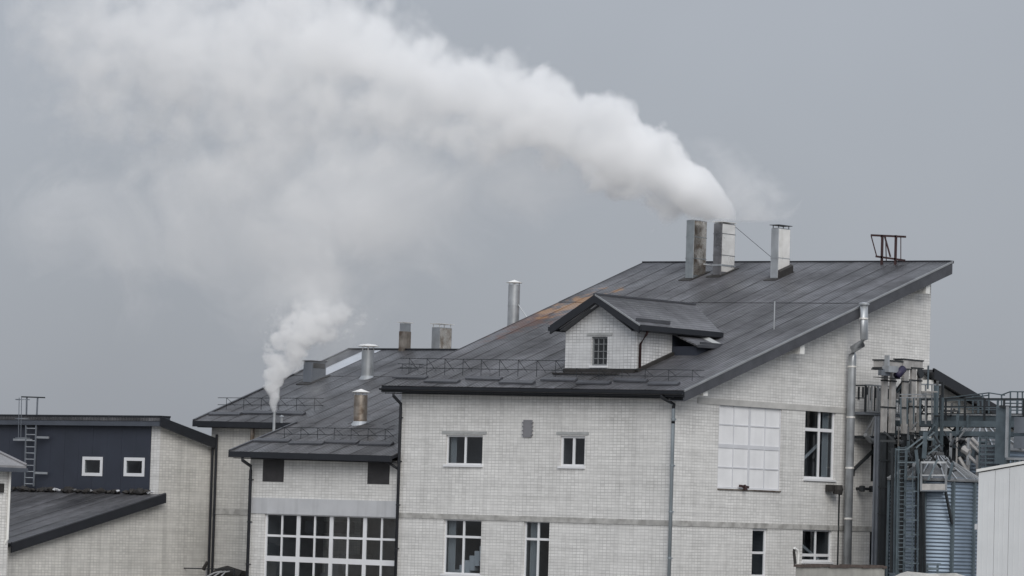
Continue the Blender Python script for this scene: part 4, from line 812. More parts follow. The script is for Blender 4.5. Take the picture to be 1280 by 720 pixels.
# wall landing
ldg = thing('wall_landing', 'narrow grey railed landing bracketed to the gable beside the fat duct', 'landing', q1(1100, 514, .8))
LX = .7; ly0, ly1 = q1(1072, 514, .3).y, q1(1131, 514, LX).y; lz = q1(1100, 516, LX).z
q = MB(); q.box(0.05, LX, ly0, ly1, lz - .12, lz); q.build('deck', GALV_D, ldg)
for h in (1.15, .0):
    q = MB(); q.bar((LX, ly0, lz + h + .02), (LX, ly1 + (.5 if h else 0), lz + h + .02), .06); q.build('rail', GALV, ldg)
n_ = 13
for k in range(n_ + 1):
    y = ly0 + (ly1 - ly0) * k / n_; q = MB(); q.bar((LX, y, lz), (LX, y, lz + 1.15), .045 if k % 4 else .08); q.build('baluster', (GALV if k % 3 else BLUE_D), ldg)
q = MB(); q.bar((.05, ly0, lz + 1.15), (LX, ly0, lz + 1.15), .06); q.bar((.05, ly0, lz + .6), (LX, ly0, lz + .6), .04); q.build('rail', BLUE_D, ldg)
for y in (ly0 + .9, ly0 + 2.4):
    for s_ in (-.55, .5):
        q = MB(); q.bar((LX - .1, y, lz - .1), (LX - .3, y + s_, lz - 1.05), .06); q.build('strut', GALV, ldg)
    q = MB(); q.bar((LX - .1, y, lz - .1), (LX - .25, y, lz - 1.05), .08); q.build('strut', GALV, ldg)
q = MB(); q.box(.1, LX - .05, ly0, ly0 + 3.6, lz - 1.16, lz - 1.04); q.build('lower_frame', BLUE_D, ldg)
q = MB(); q.tube([(LX, ly0 + .05, lz - 1.0), (LX + .05, ly0 + .4, lz - 1.25), (LX + .05, ly0 + 3, lz - 1.22)], .11, 8); q.build('tube', GALV, ldg)
q = MB(); a, b_ = q1(1113, 543, LX), q1(1066, 588, .15); q.bar(a, b_, .12); q.box(0, .15, b_.y - .2, b_.y + .15, b_.z - .25, b_.z + .1); q.build('diagonal_brace', BLUE_D, ldg)
q = MB()
for k in range(9):
    y = ly0 + .4 + k * .32; q.box(.01, .03, y, y + .12, lz + .55 + (k % 3) * .12, lz + 1.12)
q.build('hanging_hooks', BLUE_D, ldg)

# bucket elevators: heads, twin legs
def elevator(px0, px1, ytop, ybot_head, x, m_, lab, legs, name='bucket_elevator', extra=None):
    a, b_ = q1(px0, ytop, x), q1(px1, ybot_head, x); o = thing(name, lab, 'elevator', (x, (a.y + b_.y) / 2, 0), group='bucket elevator legs beside the gable')
    q = MB(); q.box(x - .45, x, a.y, b_.y, b_.z, a.z - .06); q.build('head', m_, o)
    q = MB(); q.box(x - .5, x + .03, a.y - .04, b_.y + .04, a.z - .06, a.z); q.box(x - .5, x + .03, a.y - .04, b_.y + .04, b_.z - .05, b_.z); q.build('head_flange', BLUE_D, o)
    for (l0_, l1_) in legs:
        c, d = q1(l0_, 500, x).y, q1(l1_, 500, x).y; q = MB(); q.box(x - .14, x - .02, c, d, lz - .9, b_.z - .05); leg = q.build('leg_casing', PALE, o); q = MB(); q.box(x - .13, x - .03, c + .01, d - .01, 0, lz - .9); q.build('leg_casing', BLUE_D, o, 'dark lower leg casing')
        z = b_.z - .6
        while z > 1: q = MB(); q.box(x - .16, x + .01, c - .03, d + .03, z, z + .06); q.build('flange', BLUE_D, leg); z -= 1.15 if z > 8 else 2.3
    return o
elevator(1103, 1128, 449, 461, 1.9, PALE, 'leftmost bucket elevator with twin pale legs and a boxy head', [(1104.5, 1110), (1114.5, 1120)])
elevator(1129, 1139, 448, 461, 1.9, PALE, 'middle bucket elevator with the narrowest and tallest head', [(1130, 1136)])
elevator(1139.5, 1153.5, 449, 460, 1.9, PALE, 'rightmost bucket elevator with a square panelled head', [(1140, 1145), (1149, 1152)])
dr_ = thing('elevator_drive', 'grey gearbox and violet motor slung below the left elevator head', 'motor', q1(1118, 480, 2.0))
a, b_ = q1(1111, 457, 2.3), q1(1123, 466, 2.3); q = MB(); q.box(1.95, 2.3, a.y, b_.y, b_.z, a.z); q.box(2.0, 2.2, a.y + .1, a.y + .2, a.z, a.z + .45); q.build('gearbox', GALV, dr_)
a, b_ = q1(1121, 470, 2.25), q1(1129, 461, 2.25); q = MB(); q.tube([a, b_], .17, 12); q.build('motor_body', MOTOR, dr_, smooth=True)
a, b_ = q1(1102, 461, 2.1), q1(1113, 470, 2.1); q = MB(); q.box(1.92, 2.1, a.y, b_.y, b_.z, a.z); q.build('belt_guard', GALV_D, dr_)
a, b_ = q1(1098, 471, 2.2), q1(1128, 474, 2.2); q = MB(); q.box(1.92, 2.3, a.y, b_.y, b_.z, a.z); q.box(1.92, 2.3, a.y - .15, a.y + .2, a.z + .3, a.z + .36); q.build('support_plate', BLUE_D, dr_)
c = q1(1149, 467, 1.95); q = MB(); q.tube([c - V((.0, 0, 0)), c + V((.12, 0, 0))], .2, 14); q.build('bearing_disc', BLUE_D, dr_)

# bridge walkway running out from the gable
by = q1(1128, 520, .6).y; bz = at(1200, 531, 1, by - .5).z
XE = 11
br_ = thing('conveyor_bridge', 'blue grey steel conveyor bridge with railings running out to the right edge', 'footbridge', (5, by, bz))
zt_ = at(1215, 522, 1, by - .5).z
def BPt(px, py): return at(px, py, 1, by - .5)
for yy in (by - .5, by + .5):
    q = MB(); q.box(.5, XE, yy - .06, yy + .06, BPt(1200, 533.5).z, BPt(1200, 526).z); q.build('girder', BLUE, br_)
    q = MB(); q.box(.5, XE, yy - .07, yy + .07, BPt(1200, 545).z, BPt(1200, 539).z); q.build('girder', BLUE, br_)
q = MB(); q.box(.5, XE, by - .42, by + .42, BPt(1200, 530).z, BPt(1200, 528).z); q.build('deck', BLUE_D, br_)
q = MB(); q.box(2.4, XE, by - .25, by + .3, BPt(1200, 527).z, BPt(1200, 519).z); q.build('conveyor_trough', BLUE, br_)
q = MB(); q.box(2.4, XE, by - .3, by + .34, BPt(1200, 519).z, BPt(1200, 517).z); q.build('trough_cover', GALV, br_)
for yy, f in ((by - .5, BLUE_D), (by + .55, BLUE)):
    for h in (498.5, 508, 517):
        q = MB(); q.bar((.9, yy, BPt(1200, h).z), (XE, yy, BPt(1200, h).z), .07 if h < 500 else .04); q.build('rail', f, br_)
    k = 1.2
    while k < XE:
        q = MB(); q.bar((k, yy, BPt(1200, 533).z), (k, yy, BPt(1200, 498.5).z), .075); q.build('railing_post', f, br_); k += 1.0
rr = random.Random(2); q = MB()
for k in range(26):
    x_ = rr.uniform(.6, 3.5); z0_ = BPt(1200, rr.uniform(545, 518)).z; q.bar((x_, by + rr.uniform(-.4, .5), z0_), (x_ + rr.uniform(-.5, .5), by + rr.uniform(-.4, .5), z0_ + rr.uniform(.1, .7)), rr.uniform(.03, .09))
q.build('bracing', BLUE_D, br_, kind='stuff')
# portal columns
def column(px, y0p, y1p, yy, w_, m_, lab, xpl=None):
    p = at(px, y0p, 1, yy); p2 = at(px, y1p, 1, yy); o = MB(); o.box(p.x - w_ / 2, p.x + w_ / 2, yy - w_ / 2, yy + w_ / 2, p2.z, p.z)
    for d in (-.5, .5): o.box(p.x + d * w_ - .02, p.x + d * w_ + .02, yy - w_ * .7, yy + w_ * .7, p2.z, p.z)
    c = o.build('steel_column', m_, None); c['label'] = lab; c['category'] = 'column'; c['group'] = 'steel columns of the silo works'; return c
column(1170.5, 482, 574, by - .9, .12, BLUE, 'tall blue grey column at the left end of the bridge railing')
column(1178, 497, 570, by - .6, .08, BLUE, 'thin column close behind the tall one, under the bridge end')
c = at(1097, 700, 0, .35); 
for (px, w_, lab) in ((1099, .22, 'grey column standing close to the gable right of the duct'), (1107.5, .3, 'dark column between gable column and silo')):
    p = at(px, 560, 0, 1.5); o = MB(); o.box(p.x - .06, p.x + .06, p.y - w_ / 2, p.y + w_ / 2, 0, lz - .2); o.box(p.x - .14, p.x - .06, p.y - w_ / 2 - .1, p.y + w_ / 2 + .1, 0, lz - .2)
    c = o.build('steel_column', GALV_D if px < 1100 else BLUE_D, None); c['label'] = lab; c['category'] = 'column'; c['group'] = 'steel columns of the silo works'
pz = q1(1080, 611, .3); hp = MB(); hp.tube([V((.0, pz.y - .15, pz.z)), V((.3, pz.y - .15, pz.z)), V((.3, pz.y + 3.4, pz.z))], .06, 8)
for d in (0, .75): hp.lathe((.3, pz.y - .15 + d, pz.z), [(.05, -.14), (.13, -.12), (.13, .12), (.05, .14)], 8)
hp.build('valve_pipe', BLUE_D, mb)

# silo
sp_ = at(1168, 640, 1, at(1168, 640, 0, 5.0).y); CS = at(1168, 640, 0, 5.0); SR = 55.5 / (FPX / (CS - CAM).dot(FW))
zs = at(1168, 600, 0, 5.0).z
si = thing('grain_silo', 'round corrugated galvanised silo with a dull cone roof', 'silo', (CS.x, CS.y, 0))
prof = []; z = 0; 
while z < zs:
    for k in range(6):
        t = k / 6; prof.append((SR + .022 * sin(2 * pi * t), z + t * .155))
    z += .155
prof.append((SR, zs)); q = MB(); q.lathe((CS.x, CS.y, 0), prof, 64); q.build('body', SILO, si, smooth=True)
q = MB(); zc_ = zs + SR * .52
q.lathe((CS.x, CS.y, 0), [(SR + .14, zs - .06), (SR + .14, zs), (.35, zc_), (.35, zc_ + .2), (.01, zc_ + .25)], 48); sr_ = q.build('roof', SILO_R, si)
for k in range(24):
    a = k * pi / 12; q = MB(); q.bar((CS.x + cos(a) * (SR + .14), CS.y + sin(a) * (SR + .14), zs + .03), (CS.x + cos(a) * .36, CS.y + sin(a) * .36, zc_ + .04), .05, .07); q.build('roof_rib', GALV, sr_)
for k in range(10):
    a = k * 2 * pi / 10 - .57; q = MB(); cx_, cy_ = CS.x + cos(a) * (SR + .05), CS.y + sin(a) * (SR + .05); q.bar((cx_, cy_, 0), (cx_, cy_, zs), .12, .12); q.build('stiffener', BLUE, si)
# second silo behind on the right
CS2 = at(1262, 600, 0, 6.5)
CS2 = at(1225, 600, 1, by + 4.5); z22 = at(1225, 563, 1, by + 4.5).z
s2 = thing('grain_silo', 'second silo half hidden beneath the bridge, its ribbed cone roof showing', 'silo', (CS2.x, CS2.y, 0))
q = MB(); prof = []; z = 0; R2 = 2.6
while z < z22:
    for k in range(4): prof.append((R2 + .022 * sin(pi * k / 2), z + k * .04))
    z += .16
q.lathe((CS2.x, CS2.y, 0), prof, 48); q.build('body', SILO, s2, smooth=True)
q = MB(); q.lathe((CS2.x, CS2.y, 0), [(R2 + .1, z22 - .05), (R2 + .1, z22), (.3, z22 + 1.2), (.01, z22 + 1.3)], 40); r2 = q.build('roof', SILO_R, s2)
for k in range(24):
    a = k * pi / 12; q = MB(); q.bar((CS2.x + cos(a) * (R2 + .1), CS2.y + sin(a) * (R2 + .1), z22 + .03), (CS2.x + cos(a) * .32, CS2.y + sin(a) * .32, z22 + 1.24), .06, .09); q.build('roof_rib', GALV, r2)

# caged ladder on the silo
def onS(px, py, off=.35):   # plane just in front of the silo, square to the sight line
    p0 = V((CS.x, CS.y, 0)) - F0 * (SR + off); return onp(px, py, p0, F0)
cl_ = thing('caged_ladder', 'blue grey caged ladder running up the left flank of the silo', 'ladder', onS(1130, 720))
for x in (1122, 1131):
    q = MB(); q.bar(onS(x + 1.5, 558), V((*onS(x, 700).xy, 0.2)), .07); q.build('stile', BLUE, cl_)
for k in range(30):
    y = 560 + k * 5.4; q = MB(); a, b_ = onS(1122.5, y), onS(1131.5, y); q.tube([a, b_], .018, 5); q.build('rung', BLUE, cl_)
q = MB()
for x in (1140, 1147): q.bar(onS(x + 1, 588, .7), onS(x, 715, .7), .04)
q.build('cage_strip', BLUE, cl_)
for k in range(7):
    c = onS(1139, 596 + 18 * k, .35); q = MB(); q.lathe(c, [(.3, -.03), (.33, -.03), (.33, .03), (.3, .03)], 14); q.build('cage_hoop', BLUE, cl_)
# mid platform
pf = thing('silo_platform', 'small railed platform with a pale kick plate halfway up the silo', 'platform', onS(1167, 614, .5))
a, b_ = onS(1151.5, 614, .5), onS(1182.5, 614, .5); dpt = F0 * 1.0
q = MB(); q.hexa([a, b_, b_ + dpt, a + dpt], [p + V((0, 0, .08)) for p in (a, b_, b_ + dpt, a + dpt)]); q.build('deck', GALV_D, pf)
q = MB(); q.bar(a + V((0, 0, .18)), b_ + V((0, 0, .18)), .03, .26); q.build('kick_plate', PALE, pf)
for x in (1151.5, 1182.5):
    q = MB(); q.bar(onS(x, 614, .5), onS(x, 578, .5), .07); q.build('post', GALV, pf)
for y in (578, 594):
    q = MB(); q.bar(onS(1151, y, .5), onS(1183, y, .5), .05 if y > 580 else .08); q.build('rail', GALV, pf)
for d in (0, 1):
    p = onS(1182.5, 578, .5) if d else onS(1151.5, 578, .5); q = MB(); q.bar(p, p + dpt, .05); q.build('rail', GALV, pf)
for (x0, x1) in ((1160, 1151), (1182, 1190)):
    q = MB(); q.bar(onS(x0 if x0 > 1165 else 1154, 615, .4), onS(x1 if x0 > 1165 else 1156, 715 if x0 < 1165 else 655, .1), .09); q.build('knee_brace', BLUE_D, pf)
# stairs from bridge down to the platform
st = thing('access_stairs', 'steep steel stairs and struts between the bridge and the silo platform', 'stairs', onS(1150, 600, .6))
for (x0, y0_, x1, y1_, w_) in ((1158, 543, 1133, 562, .06), (1168, 540, 1145, 560, .06), (1157, 540, 1155, 573, .14), (1145, 562, 1148, 592, .1), (1133, 562, 1132, 600, .08), (1175, 556, 1160, 568, .05), (1172, 574, 1160, 600, .07), (1120, 562, 1134, 562, .05), (1122, 578, 1146, 578, .06), (1191, 578, 1186, 600, .09), (1160, 549, 1167, 549, .1)):
    q = MB(); q.bar(onS(x0, y0_, .6), onS(x1, y1_, .6), w_); q.build('stringer' if w_ > .07 else 'handrail', BLUE, st)
q = MB(); rr = random.Random(9)
for k in range(40):
    p = onS(rr.uniform(1118, 1195), rr.uniform(548, 590), -.2 - rr.uniform(0, 1.0)); q.bar(p, p + V((rr.uniform(-.5, .5), rr.uniform(-.5, .5), rr.uniform(-.6, .6))), rr.uniform(.03, .1))
for k in range(8):
    p = onS(1135 + k * 3, 560 + k * 2.2, -.3); q.bar(p, p + R0 * .6, .25, .03)
q.build('steps_and_bracing', BLUE_D, st, kind='stuff')
rr = random.Random(33)
def on6(px, py, d=0.): return at(px, py, 1, by - .2 + d)
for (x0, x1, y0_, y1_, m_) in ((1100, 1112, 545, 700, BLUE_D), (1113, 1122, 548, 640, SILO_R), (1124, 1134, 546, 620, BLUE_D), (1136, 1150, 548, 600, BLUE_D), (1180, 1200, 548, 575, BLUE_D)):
    a, b_ = on6(x0, y0_, .6), on6(x1, y1_, .6); c = MB(); c.box(a.x, b_.x, a.y, a.y + .4, b_.z - 4 if y1_ > 590 else b_.z, a.z); o = c.build('dark_backing_panel', m_, st)  # dark boxes added behind the steelwork to cover the bright wall
for k in range(95):          # pipes, struts and cable trays between the gable and the bridge
    px, py = rr.uniform(1092, 1222), rr.uniform(486, 600)
    if px > 1180 and py < 530: continue
    p = on6(px, py, rr.uniform(-1.5, .5)); kind = rr.random(); h_ = rr.uniform(.3, 1.4)
    q = MB()
    if kind < .45: q.bar(p, p + V((0, 0, h_)), rr.uniform(.04, .12))
    elif kind < .75: q.bar(p, p + V((rr.choice([1, -1]) * h_ * .7, 0, 0)), rr.uniform(.04, .1))
    else: q.bar(p, p + V((h_ * .6, 0, rr.choice([1, -1]) * h_ * .7)), rr.uniform(.04, .08))
    q.build('strut', rr.choice([BLUE, BLUE, BLUE_D, GALV, PALE, SILO_R]), st)
for x, m_, w_ in ((1114, BLUE_D, .1), (1118, BLUE, .07), (1127, BLUE_D, .16), (1150, BLUE_D, .12), (1144, BLUE_D, .06)):
    q = MB(); q.bar(onS(x + 2, 560, .1), onS(x, 716, .1), w_); q.build('riser', m_, st)
# machinery mass under bridge
mc = thing('conveyor_machinery', 'dark cluster of conveyor casings and spouts under the bridge', 'machinery', at(1190, 560, 1, by))
rr = random.Random(21)
for k in range(16):
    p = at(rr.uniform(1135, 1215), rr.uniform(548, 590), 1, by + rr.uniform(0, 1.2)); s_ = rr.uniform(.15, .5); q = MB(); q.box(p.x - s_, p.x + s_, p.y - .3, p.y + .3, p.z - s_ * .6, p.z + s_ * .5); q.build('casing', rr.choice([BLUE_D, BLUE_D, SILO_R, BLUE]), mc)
for (x0, y0_, x1, y1_) in ((1208, 549, 1226, 567), (1215, 548, 1229, 562), (1199, 572, 1214, 597), (1209, 568, 1226, 584), (1204, 561, 1212, 566)):
    q = MB(); q.tube([at(x0, y0_, 1, by - 1.4), at(x1, y1_, 1, by - 1.4)], .08 if y0_ != 561 else .17, 8); q.build('spout', PALE, mc)
# stair tower at the right
tw = thing('stair_tower', 'blue grey scaffold-like stair tower rising behind the cream building', 'tower', at(1245, 600, 1, by - 2))
TP = lambda x, y, d=0: at(x, y, 1, by - 2.2 + d)
for x in (1225, 1233, 1249):
    q = MB(); q.bar(TP(x, 545), V((*TP(x, 600).xy, 0)), .07); q.build('post', BLUE, tw)
for k in range(9):
    y = 547 + k * 5.2; q = MB(); q.bar(TP(1225, y), TP(1250, y + .3), .05 if k % 2 else .09); q.build('cross_bar', BLUE, tw)
q = MB(); q.hexa([TP(1226, 556, .3), TP(1249, 556, .3), TP(1249, 584, .3), TP(1226, 584, .3)], [TP(1226, 556, .4), TP(1249, 556, .4), TP(1249, 584, .4), TP(1226, 584, .4)]); q.build('back_sheet', GALV_D, tw)
q = MB(); q.bar(TP(1255, 508), TP(1252.5, 580), .42, .5); q.build('casing', BLUE, tw)
q = MB(); q.bar(TP(1259.5, 508, -.4), TP(1258, 572, -.4), .1, .1); q.build('casing_edge', GALV, tw)
q = MB(); q.bar(TP(1250, 508, -.3), TP(1262, 508.5, -.3), .12, .1); q.build('casing_lid', BLUE_D, tw)
q = MB(); q.box(TP(1262, 560).x, TP(1300, 560).x, by - 1.9, by - .9, TP(1270, 560).z, TP(1270, 545).z); q.box(TP(1262, 560).x, TP(1300, 560).x, by - 1.9, by - .9, TP(1270, 541).z, TP(1270, 521).z); q.build('housing', GALV_D, tw)
q = MB(); q.box(TP(1251, 560).x, TP(1300, 560).x, by - 2.3, by - .9, TP(1270, 575).z, TP(1270, 572).z); q.build('landing_deck', GALV, tw)
for x in (1257, 1266, 1271, 1278): q = MB(); q.bar(TP(x, 574), TP(x, 600), .1); q.build('landing_leg', BLUE, tw)
# upper railing of the farther walkway
ur = thing('upper_walkway_railing', 'thin high railing of a farther walkway above the bridge at the right', 'railing', at(1250, 520, 1, by + 2))
UQ = lambda x, y: at(x, y, 1, by + 2)
for pts in ([(1180, 498), (1236, 491), (1256, 494)], [(1251, 494), (1263, 489.5), (1300, 490)], [(1180, 501.5), (1236, 494)], [(1256, 504), (1300, 504.5)], [(1210, 512), (1300, 513)]):
    q = MB(); q.tube([UQ(*p) for p in pts], .03, 6); q.build('rail', BLUE, ur)
for x, y in ((1216, 495), (1228, 493), (1236, 491), (1252, 494), (1263, 490), (1278, 490), (1272, 490)):
    q = MB(); q.bar(UQ(x, y), UQ(x, 530), .05); q.build('railing_post', BLUE, ur)
q = MB(); q.box(UQ(1185, 530).x, UQ(1300, 530).x, by + 1.9, by + 2.6, UQ(1240, 534).z, UQ(1240, 522).z); q.build('deck_edge', BLUE_D, ur)
for x in (1190, 1290): q = MB(); q.box(UQ(x, 530).x, UQ(x, 530).x + .2, by + 2.2, by + 2.4, 0, UQ(1240, 534).z); q.build('support_leg', BLUE_D, ur)
# fenced railings top of landing, right of heads
rp = thing('head_platform_railing', 'pale square railing around the elevator heads platform', 'railing', at(1165, 500, 1, by))
HP = lambda x, y: at(x, y, 0, 2.6)
for y in (480.5, 493, 497): q = MB(); q.bar(HP(1152 if y < 490 else 1125, y), HP(1178 if y < 490 else 1172, y + (.5)), .06 if y < 490 else .04); q.build('rail', GALV, rp)
for x in (1126, 1134, 1142, 1150, 1157, 1165, 1170, 1177): q = MB(); q.bar(HP(x, 480.5 if x > 1150 else 497), HP(x, 530), .05); q.build('railing_post', GALV if x > 1150 else BLUE, rp)

# ================================================================== cream building, low wall
cy0 = -8.0
c0, c1_ = at(1222, 640, 1, cy0), at(1300, 640, 1, cy0)
ct0, ct1 = at(1222, 588, 1, cy0).z, at(1280, 578, 1, cy0).z; cs_ = (ct1 - ct0) / (at(1280, 578, 1, cy0).x - c0.x)
cb = thing('cream_building', 'cream panel clad shed with gently rising roof line at the right edge', 'building', (c0.x + 4, cy0 + 5, 0))
q = MB(); xe = c0.x + 8; pts = [(c0.x, cy0 + .05, 0), (xe, cy0 + .05, 0), (xe, cy0 + .05, ct0 + 8 * cs_ - .08), (c0.x, cy0 + .05, ct0 - .08)]; q.hexa(pts, [(p[0], p[1] + 9, p[2]) for p in pts]); q.build('frame_walls', CREAM, cb)
edges = [c0.x, at(1243, 640, 1, cy0).x, at(1261, 640, 1, cy0).x, at(1282, 640, 1, cy0).x, xe]
for k in range(4):
    a, b_ = edges[k] + .012, edges[k + 1] - .012; za, zb2 = ct0 + (a - c0.x) * cs_ - .1, ct0 + (b_ - c0.x) * cs_ - .1
    q = MB(); q.hexa([(a, cy0, 0), (b_, cy0, 0), (b_, cy0, zb2), (a, cy0, za)], [(a, cy0 + .048, 0), (b_, cy0 + .048, 0), (b_, cy0 + .048, zb2), (a, cy0 + .048, za)])
    for t in (.33, .66): x_ = a + (b_ - a) * t; q.box(x_ - .01, x_ + .01, cy0 - .008, cy0, 0, za - .3)
    q.build('wall_panel', CREAM, cb)
q = MB(); q.hexa([(c0.x - .06, cy0 - .05, ct0 - .06), (c0.x - .06, cy0 - .05, ct0 + .04), (c0.x - .06, cy0 + 9, ct0 + .04), (c0.x - .06, cy0 + 9, ct0 - .06)], [(xe, cy0 - .05, ct0 - .06 + 8 * cs_), (xe, cy0 - .05, ct0 + .04 + 8 * cs_), (xe, cy0 + 9, ct0 + .04 + 8 * cs_), (xe, cy0 + 9, ct0 - .06 + 8 * cs_)]); q.build('roof_edge', WHITE, cb)
q = MB(); zz_ = at(1222, 655, 1, cy0).z; q.box(c0.x - .1, c0.x - .002, cy0 - .02, cy0 + .1, zz_ - .2, zz_); q.build('corner_clip', CONC_L, cb)

lw = thing('low_wall', 'low rendered wall with rusty sheet capping at the foot of the gable', 'wall', at(1050, 720, 0, 5.0))
a, b_ = at(995, 704, 0, 4.6), at(1106, 704, 0, 5.0); zt2 = at(1050, 706, 0, 5).z
q = MB(); q.box(4.6, 5, a.y, b_.y, 0, zt2 - .1); q.build('wall', mat('old render', (.36, .355, .33), .9, var=.15, vscale=1.6, streak=.3), lw)
q = MB(); rr = random.Random(4); y = a.y - .08
while y < b_.y:
    y2 = min(y + rr.uniform(.35, .6), b_.y + .08); z_0 = zt2 + rr.uniform(-.02, .02); q2 = MB(); q2.box(4.54, 5.07, y, y2 - .01, z_0 - .11, z_0); q2.build('capping_sheet', mat('rusty capping', (.09, .07, .062), .8, var=.4, vscale=3) if y < a.y else bpy.data.materials['rusty capping'], lw); y = y2
q.b.free()
vp = thing('vent_hose', 'bent pair of dark and white vent hoses on the left end of the low wall', 'pipe', (4.6, a.y + .1, zt2))
q = MB(); c = at(994, 700, 0, 4.6); q.tube([V((4.6, c.y, zt2)), at(992.5, 690, 0, 4.6), at(993, 686, 0, 4.6)], .06, 8); q.build('dark_hose', SOOT, vp)
q = MB(); q.tube([at(993, 685, 0, 4.65), at(997, 688, 0, 4.65), at(998, 693, 0, 4.65), V((4.65, at(997.5, 700, 0, 4.65).y, zt2))], .05, 8); q.build('white_hose', WHITE, vp)
bp = thing('rubble_heap', 'pale sheeted heap and small bench frame at the foot of the silo', 'heap', onS(1165, 722, 1.2))
q = MB(); pts = [onS(1105, 722, 1.2), onS(1130, 717, 1.2), onS(1135, 715.5, 1.2), onS(1160, 717, 1.2), onS(1195, 717.5, 1.2), onS(1222, 722, 1.2)]
q.b.free(); q = MB(); q.tube([p - V((0, 0, .5)) for p in pts], [.3, .5, .6, .5, .55, .4], 10)
for v_ in q.b.verts: v_.co += V((rr.uniform(-.05, .05), rr.uniform(-.05, .05), rr.uniform(-.05, .05)))
q.build('sheet', CONC, bp); q = MB(); p = pts[2]; q.box(p.x - 2, p.x + 3, p.y - 1, p.y + 1.2, 0, p.z - .7); q.build('plinth', CONC, bp)
q = MB()
for x in (1159, 1172): q.bar(onS(x, 704, 1), onS(x, 717, 1), .07)
q.bar(onS(1158, 705, 1), onS(1176, 705, 1), .07); q.bar(onS(1159, 711, 1), onS(1172, 711, 1), .1); q.build('bench_frame', BLUE, bp)
# ================================================================== smoke and steam
def plume(name, label, cat, O, axis, rows, nscale, flat=.8, det=5, dist=.6, aniso=0., seed=0., patch=0., puff=0.):
    """volume of steam: rows of (along, low, high, density, edge sharpness, raggedness); along is local x or z in metres, low..high the extent across it"""
    rows = sorted(rows); a0, a1 = rows[0][0], rows[-1][0]; n_ = 14
    def samp(a, j):
        for r, s_ in zip(rows, rows[1:]):
            if r[0] <= a <= s_[0]: t = (a - r[0]) / (s_[0] - r[0]); return r[j] * (1 - t) + s_[j] * t
        return rows[-1][j]
    q = MB(); rings = []; NS = 40
    for i in range(NS + 1):
        a = a0 + (a1 - a0) * i / NS; lo, hi = samp(a, 1), samp(a, 2); c = (lo + hi) / 2; h = (hi - lo) / 2; mrg = 1 + samp(a, 5) * .8; ring = []
        for k in range(n_):
            t = 2 * pi * k / n_; u, v_ = c + cos(t) * h * mrg, sin(t) * h * mrg * flat; ring.append(q.b.verts.new((a, v_, u) if axis == 'x' else (u, v_, a)))
        rings.append(ring)
    for r, s_ in zip(rings, rings[1:]):
        for k in range(n_): q.b.faces.new((r[k], r[(k + 1) % n_], s_[(k + 1) % n_], s_[k]))
    q.b.faces.new(rings[0][::-1]); q.b.faces.new(rings[-1])
    M = bpy.data.materials.new(name); M.use_nodes = True; n = M.node_tree.nodes; l = M.node_tree.links; n.remove(n['Principled BSDF'])
    tc = n.new('ShaderNodeTexCoord'); sp = n.new('ShaderNodeSeparateXYZ'); l.new(tc.outputs['Object'], sp.inputs[0])
    A = sp.outputs['X' if axis == 'x' else 'Z']; B = sp.outputs['Z' if axis == 'x' else 'X']; Y = sp.outputs['Y']
    def mth(op, x, y=None, z=None, clamp=False):
        m_ = n.new('ShaderNodeMath'); m_.operation = op; m_.use_clamp = clamp
        for i, v_ in enumerate((x, y, z)):
            if v_ is None: continue
            if isinstance(v_, (int, float)): m_.inputs[i].default_value = v_
            else: l.new(v_, m_.inputs[i])
        return m_.outputs[0]
    T = mth('DIVIDE', mth('SUBTRACT', A, a0), a1 - a0, clamp=True)
    def curve(j):
        vals = [(r[0], r[j]) for r in rows]; lo = min(v_ for _, v_ in vals); hi = max(v_ for _, v_ in vals)
        if hi - lo < 1e-6: return lo
        fc = n.new('ShaderNodeFloatCurve'); cm = fc.mapping.curves[0]; P = [((a - a0) / (a1 - a0), (v_ - lo) / (hi - lo)) for a, v_ in vals]
        while len(cm.points) < len(P): cm.points.new(.5, .5)
        for pt, p in zip(cm.points, P): pt.location = p; pt.handle_type = 'AUTO_CLAMPED'
        fc.mapping.update(); l.new(T, fc.inputs['Value']); return mth('MULTIPLY_ADD', fc.outputs[0], hi - lo, lo)
    lo, hi, den, k_, amp = (curve(j) for j in (1, 2, 3, 4, 5))
    c = mth('MULTIPLY', mth('ADD', lo, hi), .5); h = mth('MULTIPLY', mth('SUBTRACT', hi, lo), .5)
    u = mth('DIVIDE', mth('SUBTRACT', B, c), h); v_ = mth('DIVIDE', Y, mth('MULTIPLY', h, flat))
    r = mth('SQRT', mth('ADD', mth('MULTIPLY', u, u), mth('MULTIPLY', v_, v_)))
    mp = n.new('ShaderNodeMapping'); mp.inputs['Location'].default_value = (seed, seed * .7, 0); l.new(tc.outputs['Object'], mp.inputs['Vector'])
    nz = n.new('ShaderNodeTexNoise'); nz.inputs['Scale'].default_value = nscale; nz.inputs['Detail'].default_value = det; nz.inputs['Roughness'].default_value = .55; nz.inputs['Distortion'].default_value = dist; l.new(mp.outputs[0], nz.inputs['Vector'])
    n2 = mth('MULTIPLY', mth('SUBTRACT', nz.outputs['Fac'], .5), 4.0)
    if puff:            # cauliflower lobes on top of the torn noise
        wv_ = n.new('ShaderNodeVectorMath'); wv_.operation = 'MULTIPLY_ADD'; wv_.inputs[1].default_value = (.9 / puff,) * 3; l.new(nz.outputs['Color'], wv_.inputs[0]); l.new(mp.outputs[0], wv_.inputs[2])
        vo = n.new('ShaderNodeTexVoronoi'); vo.inputs['Scale'].default_value = puff; vo.inputs['Detail'].default_value = 1; vo.inputs['Roughness'].default_value = .5; l.new(wv_.outputs[0], vo.inputs['Vector'])
        n2 = mth('ADD', mth('MULTIPLY', n2, .7), mth('MULTIPLY', mth('SUBTRACT', .58, vo.outputs['Distance']), 1.15))
    e = mth('ADD', mth('SUBTRACT', 1.0, r), mth('MULTIPLY', n2, amp))
